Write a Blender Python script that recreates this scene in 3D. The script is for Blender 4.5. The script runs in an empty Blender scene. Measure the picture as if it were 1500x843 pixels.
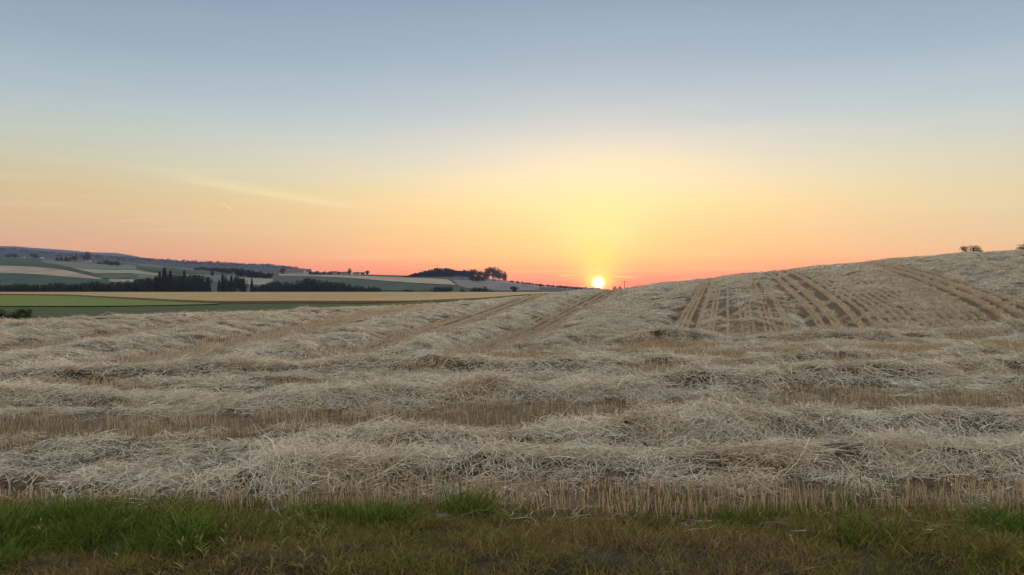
import bpy, math, random
import numpy as np
from mathutils import Vector
rng = np.random.default_rng(7)
random.seed(7)
R = math.radians
S = bpy.context.scene
COL = S.collection

# ------------------------------------------------------------------ camera
CAM_Z = 1.7
F = 1083.0            # focal length of the photograph in its own pixels (1500 wide)
cam = bpy.data.cameras.new('camera')
cam.lens = 26; cam.sensor_width = 36; cam.clip_start = 0.05; cam.clip_end = 60000
co = bpy.data.objects.new('camera', cam); COL.objects.link(co)
co.location = (0, 0, CAM_Z); co.rotation_euler = (R(90), 0, 0)
S.camera = co

# ------------------------------------------------------------------ view
S.view_settings.view_transform = 'Standard'
S.view_settings.look = 'None'
S.view_settings.gamma = 1
S.view_settings.use_curve_mapping = False
S.view_settings.exposure = 0.22
S.render.engine = 'CYCLES'
cy = S.cycles
cy.max_bounces = 8; cy.diffuse_bounces = 5; cy.transmission_bounces = 4; cy.volume_bounces = 1
cy.transparent_max_bounces = 8
cy.use_denoising = True
cy.sample_clamp_direct = 2.5; cy.sample_clamp_indirect = 2.0; cy.blur_glossy = 1.0
cy.use_adaptive_sampling = True; cy.adaptive_threshold = 0.02

# ------------------------------------------------------------------ world: sunset sky
SUN_AZ, SUN_EL = 6.65, 0.36        # degrees, azimuth measured to the right of +Y

def lin(c):
    return tuple(((v/255)/12.92 if v/255 <= .04045 else ((v/255+.055)/1.055)**2.4) for v in c)

W = bpy.data.worlds.new('World'); S.world = W; W.use_nodes = True
nt = W.node_tree; nt.nodes.clear()
def N(tree, t, **kw):
    n = tree.nodes.new(t)
    for k, v in kw.items(): setattr(n, k, v)
    return n
def mth(tree, op, a, b=None, c=None, clamp=False):
    n = tree.nodes.new('ShaderNodeMath'); n.operation = op; n.use_clamp = clamp
    for i, v in enumerate((a, b, c)):
        if v is None: continue
        if isinstance(v, (int, float)): n.inputs[i].default_value = v
        else: tree.links.new(v, n.inputs[i])
    return n.outputs[0]
def mixc(tree, f, a, b, blend='MIX'):
    n = tree.nodes.new('ShaderNodeMix'); n.data_type = 'RGBA'; n.blend_type = blend
    n.clamp_factor = True
    for i, v in ((0, f), (6, a), (7, b)):
        if isinstance(v, (int, float)): n.inputs[i].default_value = v
        elif isinstance(v, tuple): n.inputs[i].default_value = (*v[:3], 1)
        else: tree.links.new(v, n.inputs[i])
    return n.outputs[2]
def ramp(tree, f, stops, interp='LINEAR'):
    n = tree.nodes.new('ShaderNodeValToRGB'); cr = n.color_ramp; cr.interpolation = interp
    while len(cr.elements) > 1: cr.elements.remove(cr.elements[-1])
    for i, (p, c) in enumerate(stops):
        e = cr.elements[0] if i == 0 else cr.elements.new(p)
        e.position = p; e.color = (*c[:3], 1)
    if not isinstance(f, (int, float)): tree.links.new(f, n.inputs[0])
    return n.outputs[0]

tc = N(nt, 'ShaderNodeTexCoord')
sx = N(nt, 'ShaderNodeSeparateXYZ'); nt.links.new(tc.outputs['Generated'], sx.inputs[0])
X, Y, Z = sx.outputs
el = mth(nt, 'MULTIPLY', mth(nt, 'ARCSINE', Z), 180/math.pi)
az = mth(nt, 'MULTIPLY', mth(nt, 'ARCTAN2', X, Y), 180/math.pi)
daz = mth(nt, 'SUBTRACT', az, SUN_AZ)
adaz = mth(nt, 'ABSOLUTE', daz)
# a little drifting haze so that the bands of colour are not ruled lines
mp = N(nt, 'ShaderNodeMapping'); mp.inputs['Scale'].default_value = (2.2, 2.2, 22)
nt.links.new(tc.outputs['Generated'], mp.inputs[0])
nz = N(nt, 'ShaderNodeTexNoise'); nz.inputs['Scale'].default_value = 1.6; nz.inputs['Detail'].default_value = 4
nt.links.new(mp.outputs[0], nz.inputs['Vector'])
wob = mth(nt, 'MULTIPLY', mth(nt, 'SUBTRACT', nz.outputs[0], .5), 1.3)
el2 = mth(nt, 'ADD', el, mth(nt, 'MULTIPLY', wob, mth(nt, 'MULTIPLY', el, .12, clamp=True)))
t = mth(nt, 'DIVIDE', el2, 60.0, clamp=True)
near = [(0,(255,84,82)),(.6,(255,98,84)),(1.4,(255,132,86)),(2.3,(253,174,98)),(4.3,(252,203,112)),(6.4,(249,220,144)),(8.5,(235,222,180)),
        (10.5,(214,215,198)),(12.5,(189,202,203)),(16.5,(157,180,195)),(21,(133,160,181)),(30,(164,184,197)),(42,(212,219,222)),(60,(238,238,236))]  # stops above the frame brightened past the visible sky, to light the field
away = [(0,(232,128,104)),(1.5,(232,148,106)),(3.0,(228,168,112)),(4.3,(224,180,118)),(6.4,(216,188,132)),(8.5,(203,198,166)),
        (10.5,(190,197,184)),(12.5,(174,190,194)),(16.5,(146,169,183)),(21,(124,150,170)),(30,(160,179,192)),(42,(212,219,222)),(60,(238,238,236))]  # upper stops raised likewise, added light from overhead
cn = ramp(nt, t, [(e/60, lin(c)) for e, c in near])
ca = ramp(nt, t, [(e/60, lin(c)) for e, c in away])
fa = N(nt, 'ShaderNodeMapRange', interpolation_type='SMOOTHSTEP')
nt.links.new(mth(nt, 'MAXIMUM', mth(nt, 'MULTIPLY', daz, 1.15), mth(nt, 'MULTIPLY', daz, -1)), fa.inputs[0]); fa.inputs[1].default_value = 2; fa.inputs[2].default_value = 46
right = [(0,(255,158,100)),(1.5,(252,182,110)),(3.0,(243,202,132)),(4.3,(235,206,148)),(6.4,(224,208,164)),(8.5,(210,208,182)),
        (10.5,(196,204,194)),(12.5,(182,197,202)),(16.5,(152,174,191)),(21,(130,155,178)),(30,(164,182,194)),(42,(212,219,222)),(60,(238,238,236))]  # unseen upper stops raised here too, to light the ground
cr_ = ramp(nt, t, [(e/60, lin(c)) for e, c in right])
fs = N(nt, 'ShaderNodeMapRange', interpolation_type='SMOOTHSTEP')
nt.links.new(daz, fs.inputs[0]); fs.inputs[1].default_value = -6; fs.inputs[2].default_value = 6
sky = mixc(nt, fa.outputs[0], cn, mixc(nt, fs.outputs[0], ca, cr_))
def gauss(da, sa, de, se, p=2):
    a = mth(nt, 'POWER', mth(nt, 'ABSOLUTE', mth(nt, 'DIVIDE', da, sa)), p)
    b = mth(nt, 'POWER', mth(nt, 'ABSOLUTE', mth(nt, 'DIVIDE', de, se)), 2)
    return mth(nt, 'EXPONENT', mth(nt, 'MULTIPLY', mth(nt, 'ADD', a, b), -1))
def emin(v): return mth(nt, 'SUBTRACT', el, v)
sky = mixc(nt, mth(nt, 'MULTIPLY', gauss(daz, 8.5, emin(8.0), 3.2), .28), sky, lin((254,242,190)))
sky = mixc(nt, mth(nt, 'MULTIPLY', gauss(daz, 3.3, emin(4.6), 2.3), .62), sky, lin((255,238,144)))
sky = mixc(nt, mth(nt, 'MULTIPLY', gauss(daz, 1.6, emin(2.0), 1.8), .75), sky, lin((253,218,84)))
sky = mixc(nt, mth(nt, 'MULTIPLY', gauss(daz, .95, emin(SUN_EL+.12), .72), 1.0), sky, lin((255,250,84)))
def streak(a0, e0, a1, e1, w, amt, colr, sky, p=4):
    cx, cy_, L = (a0+a1)/2, (e0+e1)/2, math.hypot(a1-a0, e1-e0)/2
    dx, dy = (a1-a0)/2/L, (e1-e0)/2/L
    ua = mth(nt, 'SUBTRACT', az, cx); ue = mth(nt, 'SUBTRACT', el, cy_)
    al = mth(nt, 'ADD', mth(nt, 'MULTIPLY', ua, dx), mth(nt, 'MULTIPLY', ue, dy))
    ac = mth(nt, 'SUBTRACT', mth(nt, 'MULTIPLY', ue, dx), mth(nt, 'MULTIPLY', ua, dy))
    return mixc(nt, mth(nt, 'MULTIPLY', gauss(al, L, ac, w, p), amt), sky, lin(colr))
sky = streak(-25, 8.0, -10.5, 5.9, .36, .36, (252,230,172), sky)
sky = streak(-24, 7.55, -13, 6.2, .16, .28, (255,236,176), sky)
sky = streak(-21.35, 6.05, -20.75, 5.6, .035, .85, (252,232,190), sky)
sky = streak(3.7, .93, 4.9, .95, .07, .75, (253,196,110), sky)
sky = streak(7.4, .90, 9.5, .76, .06, .8, (254,205,110), sky)
sky = streak(4.0, 1.25, 4.7, 1.25, .04, .5, (253,190,110), sky)
# thin layered wisps low over the horizon
mp2 = N(nt, 'ShaderNodeMapping'); mp2.inputs['Scale'].default_value = (2.0, 2.0, 46); mp2.inputs['Rotation'].default_value = (.03, .02, 0)
nt.links.new(tc.outputs['Generated'], mp2.inputs[0])
nz2 = N(nt, 'ShaderNodeTexNoise'); nz2.inputs['Scale'].default_value = 2.1; nz2.inputs['Detail'].default_value = 7; nz2.inputs['Roughness'].default_value = .58; nz2.inputs['Distortion'].default_value = .6
nt.links.new(mp2.outputs[0], nz2.inputs['Vector'])
w1 = N(nt, 'ShaderNodeMapRange', interpolation_type='SMOOTHSTEP'); nt.links.new(nz2.outputs[0], w1.inputs[0]); w1.inputs[1].default_value = .48; w1.inputs[2].default_value = .78
w2 = N(nt, 'ShaderNodeMapRange', interpolation_type='SMOOTHSTEP'); nt.links.new(el, w2.inputs[0]); w2.inputs[1].default_value = 17; w2.inputs[2].default_value = 5; 
sky = mixc(nt, mth(nt, 'MULTIPLY', mth(nt, 'MULTIPLY', w1.outputs[0], w2.outputs[0]), .22), sky, lin((252,226,176)))
# the sun itself
ds = mth(nt, 'SQRT', mth(nt, 'ADD', mth(nt, 'POWER', daz, 2), mth(nt, 'POWER', emin(SUN_EL), 2)))
disc = N(nt, 'ShaderNodeMapRange', interpolation_type='SMOOTHSTEP')
nt.links.new(ds, disc.inputs[0]); disc.inputs[1].default_value = .18; disc.inputs[2].default_value = .64
disc.inputs[3].default_value = 1; disc.inputs[4].default_value = 0
sky = mixc(nt, disc.outputs[0], sky, (1.9, 1.75, 1.3))
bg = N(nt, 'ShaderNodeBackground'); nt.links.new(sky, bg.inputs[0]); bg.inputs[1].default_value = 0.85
st = N(nt, 'ShaderNodeTexSky'); st.sky_type = 'NISHITA'; st.sun_disc = False
st.sun_elevation = R(SUN_EL+.6); st.sun_rotation = R(SUN_AZ); st.altitude = 500; st.dust_density = 2
bg2 = N(nt, 'ShaderNodeBackground'); nt.links.new(st.outputs[0], bg2.inputs[0]); bg2.inputs[1].default_value = 0.03
ad = N(nt, 'ShaderNodeAddShader'); nt.links.new(bg.outputs[0], ad.inputs[0]); nt.links.new(bg2.outputs[0], ad.inputs[1])
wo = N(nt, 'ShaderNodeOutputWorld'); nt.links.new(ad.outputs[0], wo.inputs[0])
W.cycles.sampling_method = 'MANUAL'; W.cycles.sample_map_resolution = 2048

# ------------------------------------------------------------------ sun lamp: dim red disc on the horizon
sl = bpy.data.lights.new('sun', 'SUN'); sl.energy = 4.0; sl.angle = R(.55); sl.color = (1, .64, .46)
so = bpy.data.objects.new('sun', sl); COL.objects.link(so)
sd = Vector((math.sin(R(SUN_AZ))*math.cos(R(SUN_EL+.3)), math.cos(R(SUN_AZ))*math.cos(R(SUN_EL+.3)), math.sin(R(SUN_EL+.3))))
so.rotation_euler = sd.to_track_quat('Z', 'Y').to_euler(); so.location = sd*50

# ------------------------------------------------------------------ numpy noise
def _h(ix, iy, seed):
    v = (ix.astype(np.int64)*374761393 + iy.astype(np.int64)*668265263 + seed*974711) & 0x7fffffff
    v = ((v ^ (v >> 13))*1274126177) & 0x7fffffff
    return ((v ^ (v >> 16)) & 0xffff)/65535.0
def vn(x, y, seed=0):
    x = np.asarray(x, float); y = np.asarray(y, float)
    x0 = np.floor(x); y0 = np.floor(y); fx = x-x0; fy = y-y0
    fx = fx*fx*(3-2*fx); fy = fy*fy*(3-2*fy)
    a = _h(x0, y0, seed); b = _h(x0+1, y0, seed); c = _h(x0, y0+1, seed); d = _h(x0+1, y0+1, seed)
    return (a+(b-a)*fx)*(1-fy) + (c+(d-c)*fx)*fy
def fbm(x, y, seed=0, o=3):
    s = 0; a = .5; tot = 0
    for i in range(o):
        s = s + a*vn(x*2**i+17.3*i, y*2**i+9.1*i, seed+i); tot += a; a *= .5
    return s/tot
def sst(a, b, x):
    q = np.clip((np.asarray(x, float)-a)/(b-a), 0, 1); return q*q*(3-2*q)

# ------------------------------------------------------------------ the lie of the land: T(x, y)
def U(px): return (np.asarray(px, float)-750)/F
CREST = 105.0
h_px = [500,600,700,760,840,900,940,1000,1040,1100,1200,1300,1400,1500,1700,2200]
h_z  = [0,0,.1,.4,1.0,1.4,1.8,2.48,2.96,3.64,4.6,5.5,6.26,6.84,7.8,9]
e_y = [0,20,31,36,42.8,52.6,70.8,105,140,260,600]
e_x = [-50,-36,-29,-25,-21.7,-17,-9.8,1,11,42,130]
def xedge(y): return np.interp(y, e_y, e_x)
r_px = [-1400,-700,-300,0,50,90,130,180,200,240,300,400,450,545,600,650,700,745,800,850,900,1100,2400]
r_row= [372,366,370,377,377.5,379.5,381.5,384.5,386,390,394.5,399.5,402,402.5,404,404,406,412,419,424.5,428,432,432]
a_px = [-1400,-700,-400,0,25,40,80,130,200,240,300,380,400,430,450,460,500,600,700,760,830,900,1100,2400]
a_row= [372,362,359,366,366,368,371,374,379.5,381,385,389,390,393,397,401,406,412,415,417.5,422,426,432,432]
b_px = [-1400,-700,-400,0,25,40,70,100,130,170,190,210,250,300,400,500,900,1100,2400]
b_row= [366,352,353,361,361.5,363,365,367,370,371,374,378,383,390,400,410,428,434,434]
RY, AY, BY = 1300., 2300., 3900.
def zz(row, y): return CAM_Z-(row-421.5)/F*y
def T(x, y):
    x, y = np.broadcast_arrays(np.asarray(x, float), np.asarray(y, float))
    yy = np.maximum(y, 1.0); px = 750+F*np.clip(x/yy, -2.2, 2.2)
    hz = np.interp(px, h_px, h_z)
    q = np.clip((y-23)/(CREST-23), 0, 1)
    ramp_ = q*(1.28-.28*q*q) if True else q
    ramp_ = np.where(y < CREST, ramp_*sst(20, 34, y), 1-sst(CREST-2, 260, y))
    z = hz*ramp_*1.0
    d = np.maximum(0, xedge(y)-x)
    z = z - 3.0*sst(0, 60, d)*(1-sst(600, 900, y))
    z = z - 3.0*sst(CREST, 260, y)*(d <= 0)*sst(0, 40, x-xedge(y))
    z = z + 1.1*sst(230, 450, y)*(1-sst(455, 530, y)) - 3.5*sst(455, 540, y)*(1-sst(600, 900, y))
    z += 0.08*(fbm(x/9, y/9, 5)-.5)*(1-sst(200, 260, y))*sst(12, 30, y)
    # hillside beyond the valley
    zr = zz(np.interp(px, r_px, r_row), RY)
    k = np.clip((y-580)/(RY-580), 0, 1); k = k*(1.35-.35*k)
    z = np.where(y > 580, z + (zr-z)*k, z)
    fall = sst(RY, 1750, y); z = np.where(y > RY, zr+(-12-zr)*fall, z)
    za = zz(np.interp(px, a_px, a_row), AY)
    ka = sst(1750, AY, y)*(1-sst(AY, 2900, y)); z = np.where(y > 1750, -12+(za+12)*ka, z)
    zb = zz(np.interp(px, b_px, b_row), BY)
    kb = sst(2900, BY, y); z = np.where(y > 2900, -12+(zb+12)*kb, z)
    z = z + (fbm(x/60, y/90, 11)-.5)*7*sst(2050, 2250, y)*(1-sst(2900, 3200, y))
    return z
def hit(px, row, y0, y1, n=1500):
    """where the sight line through a photo point meets the land between two distances"""
    ys = np.geomspace(y0, y1, n); u = float(U(px))
    dz = T(u*ys, ys)-zz(row, ys)
    i = np.where(dz >= 0)[0]
    k = i[0] if len(i) else int(np.argmax(dz))
    return np.array([u*ys[k], ys[k], float(T(u*ys[k], ys[k]))])

# ------------------------------------------------------------------ rows of the field (they fan out slightly)
k_x = [-60,-30,-12,-7.5,-2.8,.6,5,10.4,18.5,40,90]
k_k = [.05,-.04,-.1,0,.09,.19,.278,.31,.375,.5,.7]
def rowx0(x, y):
    lo = np.full(np.shape(x), -80.); hi = np.full(np.shape(x), 120.)
    for _ in range(30):
        m = (lo+hi)/2; v = m+np.interp(m, k_x, k_k)*(y-25)
        lo = np.where(v < x, m, lo); hi = np.where(v < x, hi, m)
    return (lo+hi)/2
def rowpt(x0, y): return x0+np.interp(x0, k_x, k_k)*(y-25)
def headland(x): return np.interp(x, [-20,-12,-4,-.8,5,11,20,40], [11,13,16,18,24.5,26.5,27,28])

# windrows lying across the headland: photo points -> ground
def gp(px, row):
    y = CAM_Z*F/(row-421.5); return ((px-750)/F*y, y)
WR = [
 ('A', [(-500,722),(-200,716),(0,713),(250,714),(400,708),(600,703),(800,700),(1000,698),(1250,692),(1500,692),(1700,690),(2000,690)], .30, .20),
 ('B', [(-500,664),(-200,662),(0,660),(300,655),(500,650),(800,653),(1100,642),(1300,632),(1500,628),(1700,622),(2000,615)], .42, .22),
 ('C', [(-500,604),(-200,602),(150,598),(350,594),(500,588),(650,582),(730,580),(850,586),(1000,576),(1150,563),(1350,558),(1500,548),(1700,540),(2000,532)], .42, .20),
 ('D', [(-500,566),(-200,562),(100,560),(300,556),(500,549),(640,548),(760,545),(900,543),(1050,540),(1150,534),(1300,528),(1500,521),(1700,515),(2000,510)], .44, .19),
 ('E', [(640,524),(820,510),(950,506),(1100,502),(1300,499),(1500,493),(1700,490),(2000,487)], .58, .22),
]
WRW = {n: np.array([gp(*p) for p in P]) for n, P, s, h in WR}
def wr_field(n, x, y, sig, h, seed):
    P = WRW[n]; yc = np.interp(x, P[:, 0], P[:, 1])
    yc = yc + (fbm(x/2.6, x*0+3, seed)-.5)*3.0*sig + (vn(x/.7, y/1.5, seed+2)-.5)*.9*sig
    cl = np.clip(-.25+2.3*fbm(x/2.4, x*0+9.5, seed+4, 3), .12, 1.5)
    s = sig*(.75+.5*vn(x/2.9, x*0, seed+8))
    d = (y-yc)/np.where(y < yc, s*(.6+.5*vn(x/1.9, x*0+2, seed+6)), s*1.2)
    g = np.exp(-np.abs(d)**2.4)
    lim = np.ones_like(x)
    if n == 'E': lim = sst(.5, 5, x)
    return g*lim, h*g*cl*lim
# stubble gaps between windrows
GAPW = [np.array([gp(*p) for p in P]) for P in (
 [(-500,642),(0,640),(300,632),(600,622),(800,610),(1000,602),(1250,595),(1500,586),(2000,575)],
 [(900,527),(1050,524),(1200,520),(1350,516),(2000,505)])]
FRONT = 5.62
def front(x): return FRONT+.12*(fbm(x/1.3, x*0+2, 61)-.5)+.42*(fbm(x/.45, x*0+4, 63)-.5)+np.interp(x, [-6,-2.2,-1.2,6], [.12,.12,.02,-.12])
COMB = [5.38,5.57,5.76,6.15,6.25,6.62,6.8,7.3,7.8,8.0,8.2,8.6,8.8,9.0,9.4,9.55,10.66,10.85,11.25,11.45,12.15,12.35,12.75]+list(np.arange(13.1,17.3,.36))+[17.8,18.0,18.55,18.75,19.35]
RUT = [5.1,5.95,10.3,11.02,11.8,12.5,17.5,18.28,19.05]
TRK_L = [(-8.2,1.0),(-3.2,.85),(.35,.75),(-13.5,.6)]       # (centre, half width) of wheel tracks on the near side
COMB_L = []
for c, w in TRK_L: COMB_L += list(np.arange(c-w, c+w+.01, .3))
def weight(x, y):
    """mound height and straw cover of the harvested field"""
    hl = headland(x)
    inh = 1-sst(-.8, .8, y-hl)
    M = np.zeros_like(x); C = np.zeros_like(x); best = np.full(x.shape, -1); bv = np.full(x.shape, .3)
    for i, (n, P, s, h) in enumerate(WR):
        g, m = wr_field(n, x, y, s, h, 20+7*i)
        if n in 'AB': m = m*1.0
        C = np.maximum(C, g); M = np.maximum(M, m)
        best = np.where(g > bv, i, best); bv = np.maximum(bv, g)
    gap = np.zeros_like(x)
    for i, P in enumerate(GAPW):
        yc = np.interp(x, P[:, 0], P[:, 1])+(fbm(x/2.5, x*0, 70+i)-.5)*.8
        wdt = (.95, 1.1)[i]*(.65+.6*vn(x/3.1, x*0+5, 74+i))
        lim = 1 if i == 0 else sst(3, 5, x)
        gap = np.maximum(gap, np.exp(-((y-yc)/wdt)**4)*lim)
    patch = sst(.36, .60, fbm(x/1.6, y/.55, 33))
    nearB = .85*sst(.45, .7, y-front(x))*(1-sst(-.1, .5, y-np.interp(x, WRW['B'][:, 0], WRW['B'][:, 1])))
    Ch = np.clip(np.maximum(np.maximum(C, nearB), .2+.8*patch)*(1-.97*gap), 0, 1)
    Mh = M*(1-.75*gap)+.07*fbm(x/.7, y/.35, 35)*Ch*(1-.9*gap)
    Mh += .22*np.clip(fbm(x/1.9, y/.8, 37)-.5, 0, 1)*Ch*sst(9.5, 12, y)*(1-gap)*.8
    lump = np.clip(vn(x/.8+.4*vn(y*2, x, 5), y/.28, 38)-.35, 0, 1)
    Mh += (.05+.45*M)*lump*Ch*(1-.95*gap)
    # beyond the headland: rows running away over the rise
    x0 = rowx0(x, y)
    trk = np.zeros_like(x)
    for c, w in TRK_L: trk = np.maximum(trk, (1-sst(w*.75, w*1.15, np.abs(x0-c))))
    trkL = trk.copy(); up = sst(40, 60, y)
    for a, b, top in ((4.95,6.35,0),(10.1,12.9,0),(12.9,17.3,1),(17.3,19.5,0)):
        m = sst(a-.15, a+.1, x0)*(1-sst(b-.1, b+.15, x0)); trk = np.maximum(trk, m*(1-up*top)*(1-.35*top))
    faint = sst(6.3, 6.5, x0)*(1-sst(9.6, 9.9, x0))*(1-.5*sst(30, 90, y))*.55
    bump = fbm(x/1.5, y/.9, 41); big = fbm(x0/2.1, y/6, 43)
    Mr = .05+.30*np.clip(bump-.42, 0, 1)+.25*np.clip(big-.45, 0, 1)
    sw = np.zeros_like(x)
    for c in (-22,-18,-15.6,-10.6,-5.4,-1.4,2.6,8.0,15,22,27):
        cc = c+(vn(y/7, y*0+c, 45)-.5)*.8
        sw = np.maximum(sw, np.exp(-((x0-cc)/.75)**2)*(.4+.9*fbm(y/2.6, y*0+c, 46, 2)))
    rutc = np.zeros_like(x)
    for c in RUT: rutc = np.maximum(rutc, np.exp(-((x0-c)/.21)**2))
    for c, w in TRK_L:
        for q in (-.85*w, -.3*w, .3*w, .85*w): rutc = np.maximum(rutc, np.exp(-((x0-c-q)/.12)**2))
    Mr = Mr*.8+.16*np.clip(vn(x/.7, y/.55, 48)-.4, 0, 1)+.24*sw*np.where((x0 > 12.9) & (x0 < 17.3), sst(40, 55, y), 1)
    cov = np.clip(.5+.5*sst(.34, .55, fbm(x/2.2, y/1.6, 47))+.4*sw, 0, 1)
    Cr = np.clip(cov-faint, 0, 1)*(1-(.5+.45*sst(.15, .75, fbm(x/.8, y/1.8, 49)))*trk)*(1-.75*trkL)*(1-.75*rutc); Mr = Mr*(1-.85*trk)
    rut = np.zeros_like(x)
    for c in RUT: rut = np.maximum(rut, np.exp(-((x0-c)/.17)**2))
    for c, w in TRK_L:
        for q in (-.85*w, -.3*w, .3*w, .85*w): rut = np.maximum(rut, np.exp(-((x0-c-q)/.13)**2))
    Mr = Mr*(1-.5*sst(55, 95, y))-.15*rut
    Mf = Mh*inh+Mr*(1-inh); Cf = Ch*inh+Cr*(1-inh)
    ed = sst(-.05, .5, y-front(x)-.25)*(.12+.88*sst(0, 9, x-xedge(y)))
    best = np.where(inh > .5, best, -1)
    return Mf*ed, Cf*np.where(ed > .1, 1, ed), best
def G(x, y): return T(x, y)+weight(x, y)[0]

# ------------------------------------------------------------------ materials
MATS = {}
def mat(name, base, var=None, scale=5., rough=.85, bump=0., bscale=40., tint=0., transl=0., coords='Object', stretch=(1,1,1), spec=.2):
    if name in MATS: return MATS[name]
    m = bpy.data.materials.new(name); m.use_nodes = True; t_ = m.node_tree; p = t_.nodes['Principled BSDF']
    p.inputs['Roughness'].default_value = rough; p.inputs['Specular IOR Level'].default_value = spec
    cc = None
    if var is not None:
        c_ = N(t_, 'ShaderNodeTexCoord'); mp_ = N(t_, 'ShaderNodeMapping'); mp_.inputs['Scale'].default_value = stretch
        t_.links.new(c_.outputs[coords], mp_.inputs[0])
        n = N(t_, 'ShaderNodeTexNoise'); n.inputs['Scale'].default_value = scale; n.inputs['Detail'].default_value = 8; n.inputs['Roughness'].default_value = .65
        t_.links.new(mp_.outputs[0], n.inputs['Vector'])
        cc = ramp(t_, n.outputs[0], [(.3, base), (.7, var)])
        if bump:
            n2 = N(t_, 'ShaderNodeTexNoise'); n2.inputs['Scale'].default_value = bscale; n2.inputs['Detail'].default_value = 6
            t_.links.new(mp_.outputs[0], n2.inputs['Vector'])
            b = N(t_, 'ShaderNodeBump'); b.inputs['Strength'].default_value = bump; b.inputs['Distance'].default_value = .05
            t_.links.new(n2.outputs[0], b.inputs['Height']); t_.links.new(b.outputs[0], p.inputs['Normal'])
    if tint:
        a = N(t_, 'ShaderNodeAttribute'); a.attribute_name = 'tint'
        oi = N(t_, 'ShaderNodeObjectInfo')
        f = mth(t_, 'ADD', mth(t_, 'MULTIPLY', a.outputs['Fac'], .75), mth(t_, 'MULTIPLY', oi.outputs['Random'], .25))
        b0 = tuple(v*(1-tint) for v in base); b1 = tuple(min(1, v*(1+tint)) for v in (var or base))
        cc = mixc(t_, f, b0, b1)
    if cc is None: p.inputs['Base Color'].default_value = (*base, 1)
    else: t_.links.new(cc, p.inputs['Base Color'])
    if transl:
        tr = N(t_, 'ShaderNodeBsdfTranslucent')
        if cc is None: tr.inputs[0].default_value = (*base, 1)
        else: t_.links.new(cc, tr.inputs[0])
        mx = N(t_, 'ShaderNodeMixShader'); mx.inputs[0].default_value = transl
        t_.links.new(p.outputs[0], mx.inputs[1]); t_.links.new(tr.outputs[0], mx.inputs[2])
        t_.links.new(mx.outputs[0], t_.nodes['Material Output'].inputs[0])
    MATS[name] = m; return m
M_straw = mat('straw', (.60,.47,.338), (.86,.70,.54), tint=.32, transl=.15, rough=.5, spec=.6)
M_strawg = mat('straw_golden', (.50,.375,.24), (.74,.59,.41), tint=.3, transl=.15, rough=.5, spec=.5)
M_stub  = mat('stubble_straw', (.54,.395,.225), (.74,.57,.37), tint=.3, transl=.3, rough=.45, spec=.5)
M_comb  = mat('stubble_pale', (.68,.54,.37), (.82,.67,.49), tint=.2, transl=.3, rough=.45, spec=.5)
M_green = mat('grass_green', (.045,.085,.010), (.17,.215,.030), tint=.4, transl=.25, rough=.5)
M_olive = mat('grass_olive', (.13,.115,.026), (.30,.25,.065), tint=.4, transl=.25, rough=.6)
M_brown = mat('grass_dry', (.17,.105,.035), (.33,.235,.09), tint=.4, transl=.2, rough=.7)
M_weed  = mat('weed_leaf', (.17,.17,.048), (.28,.265,.09), tint=.4, transl=.2, rough=.6)
M_conif = mat('conifer_needles', (.009,.018,.013), (.020,.032,.021), tint=.4, rough=.8)
M_leaf  = mat('tree_leaves', (.015,.026,.012), (.030,.044,.018), tint=.4, transl=.05, rough=.7)
M_shrub = mat('shrub_leaves', (.015,.034,.008), (.05,.08,.018), tint=.4, transl=.15, rough=.6)
M_bark  = mat('bark', (.05,.038,.028), (.09,.07,.05), scale=12)
M_soil  = mat('verge_soil', (.03,.022,.013), (.075,.055,.03), scale=6, bump=.6)
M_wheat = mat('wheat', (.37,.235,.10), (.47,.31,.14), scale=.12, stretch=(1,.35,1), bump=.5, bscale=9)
M_wheatside = mat('wheat_shaded_side', (.10,.072,.028), (.19,.135,.06), scale=2.5, stretch=(1,1,.3))  # shade of the front face painted in as darker wheat
M_white = mat('plaster', (.72,.70,.66), (.62,.60,.57), scale=.7)
M_pinkw = mat('plaster_cream', (.55,.47,.42), (.48,.41,.37), scale=.7)
M_roof  = mat('roof_tiles', (.17,.085,.06), (.23,.12,.09), scale=1.2)
M_roofd = mat('roof_slate', (.08,.075,.08), (.12,.11,.11), scale=1.2)
M_glass = mat('window_glass', (.03,.035,.045), rough=.15, spec=.5)
M_wood  = mat('weathered_wood', (.07,.055,.045), (.11,.09,.075), scale=6)
M_stone = mat('pale_stone', (.20,.195,.17), (.30,.29,.26), scale=14, bump=.6, bscale=30)
def field_soil():
    m = bpy.data.materials.new('stubble_soil'); m.use_nodes = True; t_ = m.node_tree; p = t_.nodes['Principled BSDF']
    p.inputs['Roughness'].default_value = .9; p.inputs['Specular IOR Level'].default_value = .1
    c_ = N(t_, 'ShaderNodeTexCoord')
    n = N(t_, 'ShaderNodeTexNoise'); n.inputs['Scale'].default_value = 9; n.inputs['Detail'].default_value = 9; n.inputs['Roughness'].default_value = .7
    t_.links.new(c_.outputs['Object'], n.inputs['Vector'])
    s1 = ramp(t_, n.outputs[0], [(.3, (.095,.066,.038)), (.7, (.25,.18,.11))])
    s2 = ramp(t_, n.outputs[0], [(.35, (.055,.039,.024)), (.65, (.17,.125,.08))])
    a = N(t_, 'ShaderNodeAttribute'); a.attribute_name = 'cover'
    t_.links.new(mixc(t_, a.outputs['Fac'], s1, s2), p.inputs['Base Color'])
    b = N(t_, 'ShaderNodeBump'); b.inputs['Strength'].default_value = .9; b.inputs['Distance'].default_value = .06
    t_.links.new(n.outputs[0], b.inputs['Height']); t_.links.new(b.outputs[0], p.inputs['Normal'])
    return m
M_field = field_soil()

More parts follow.
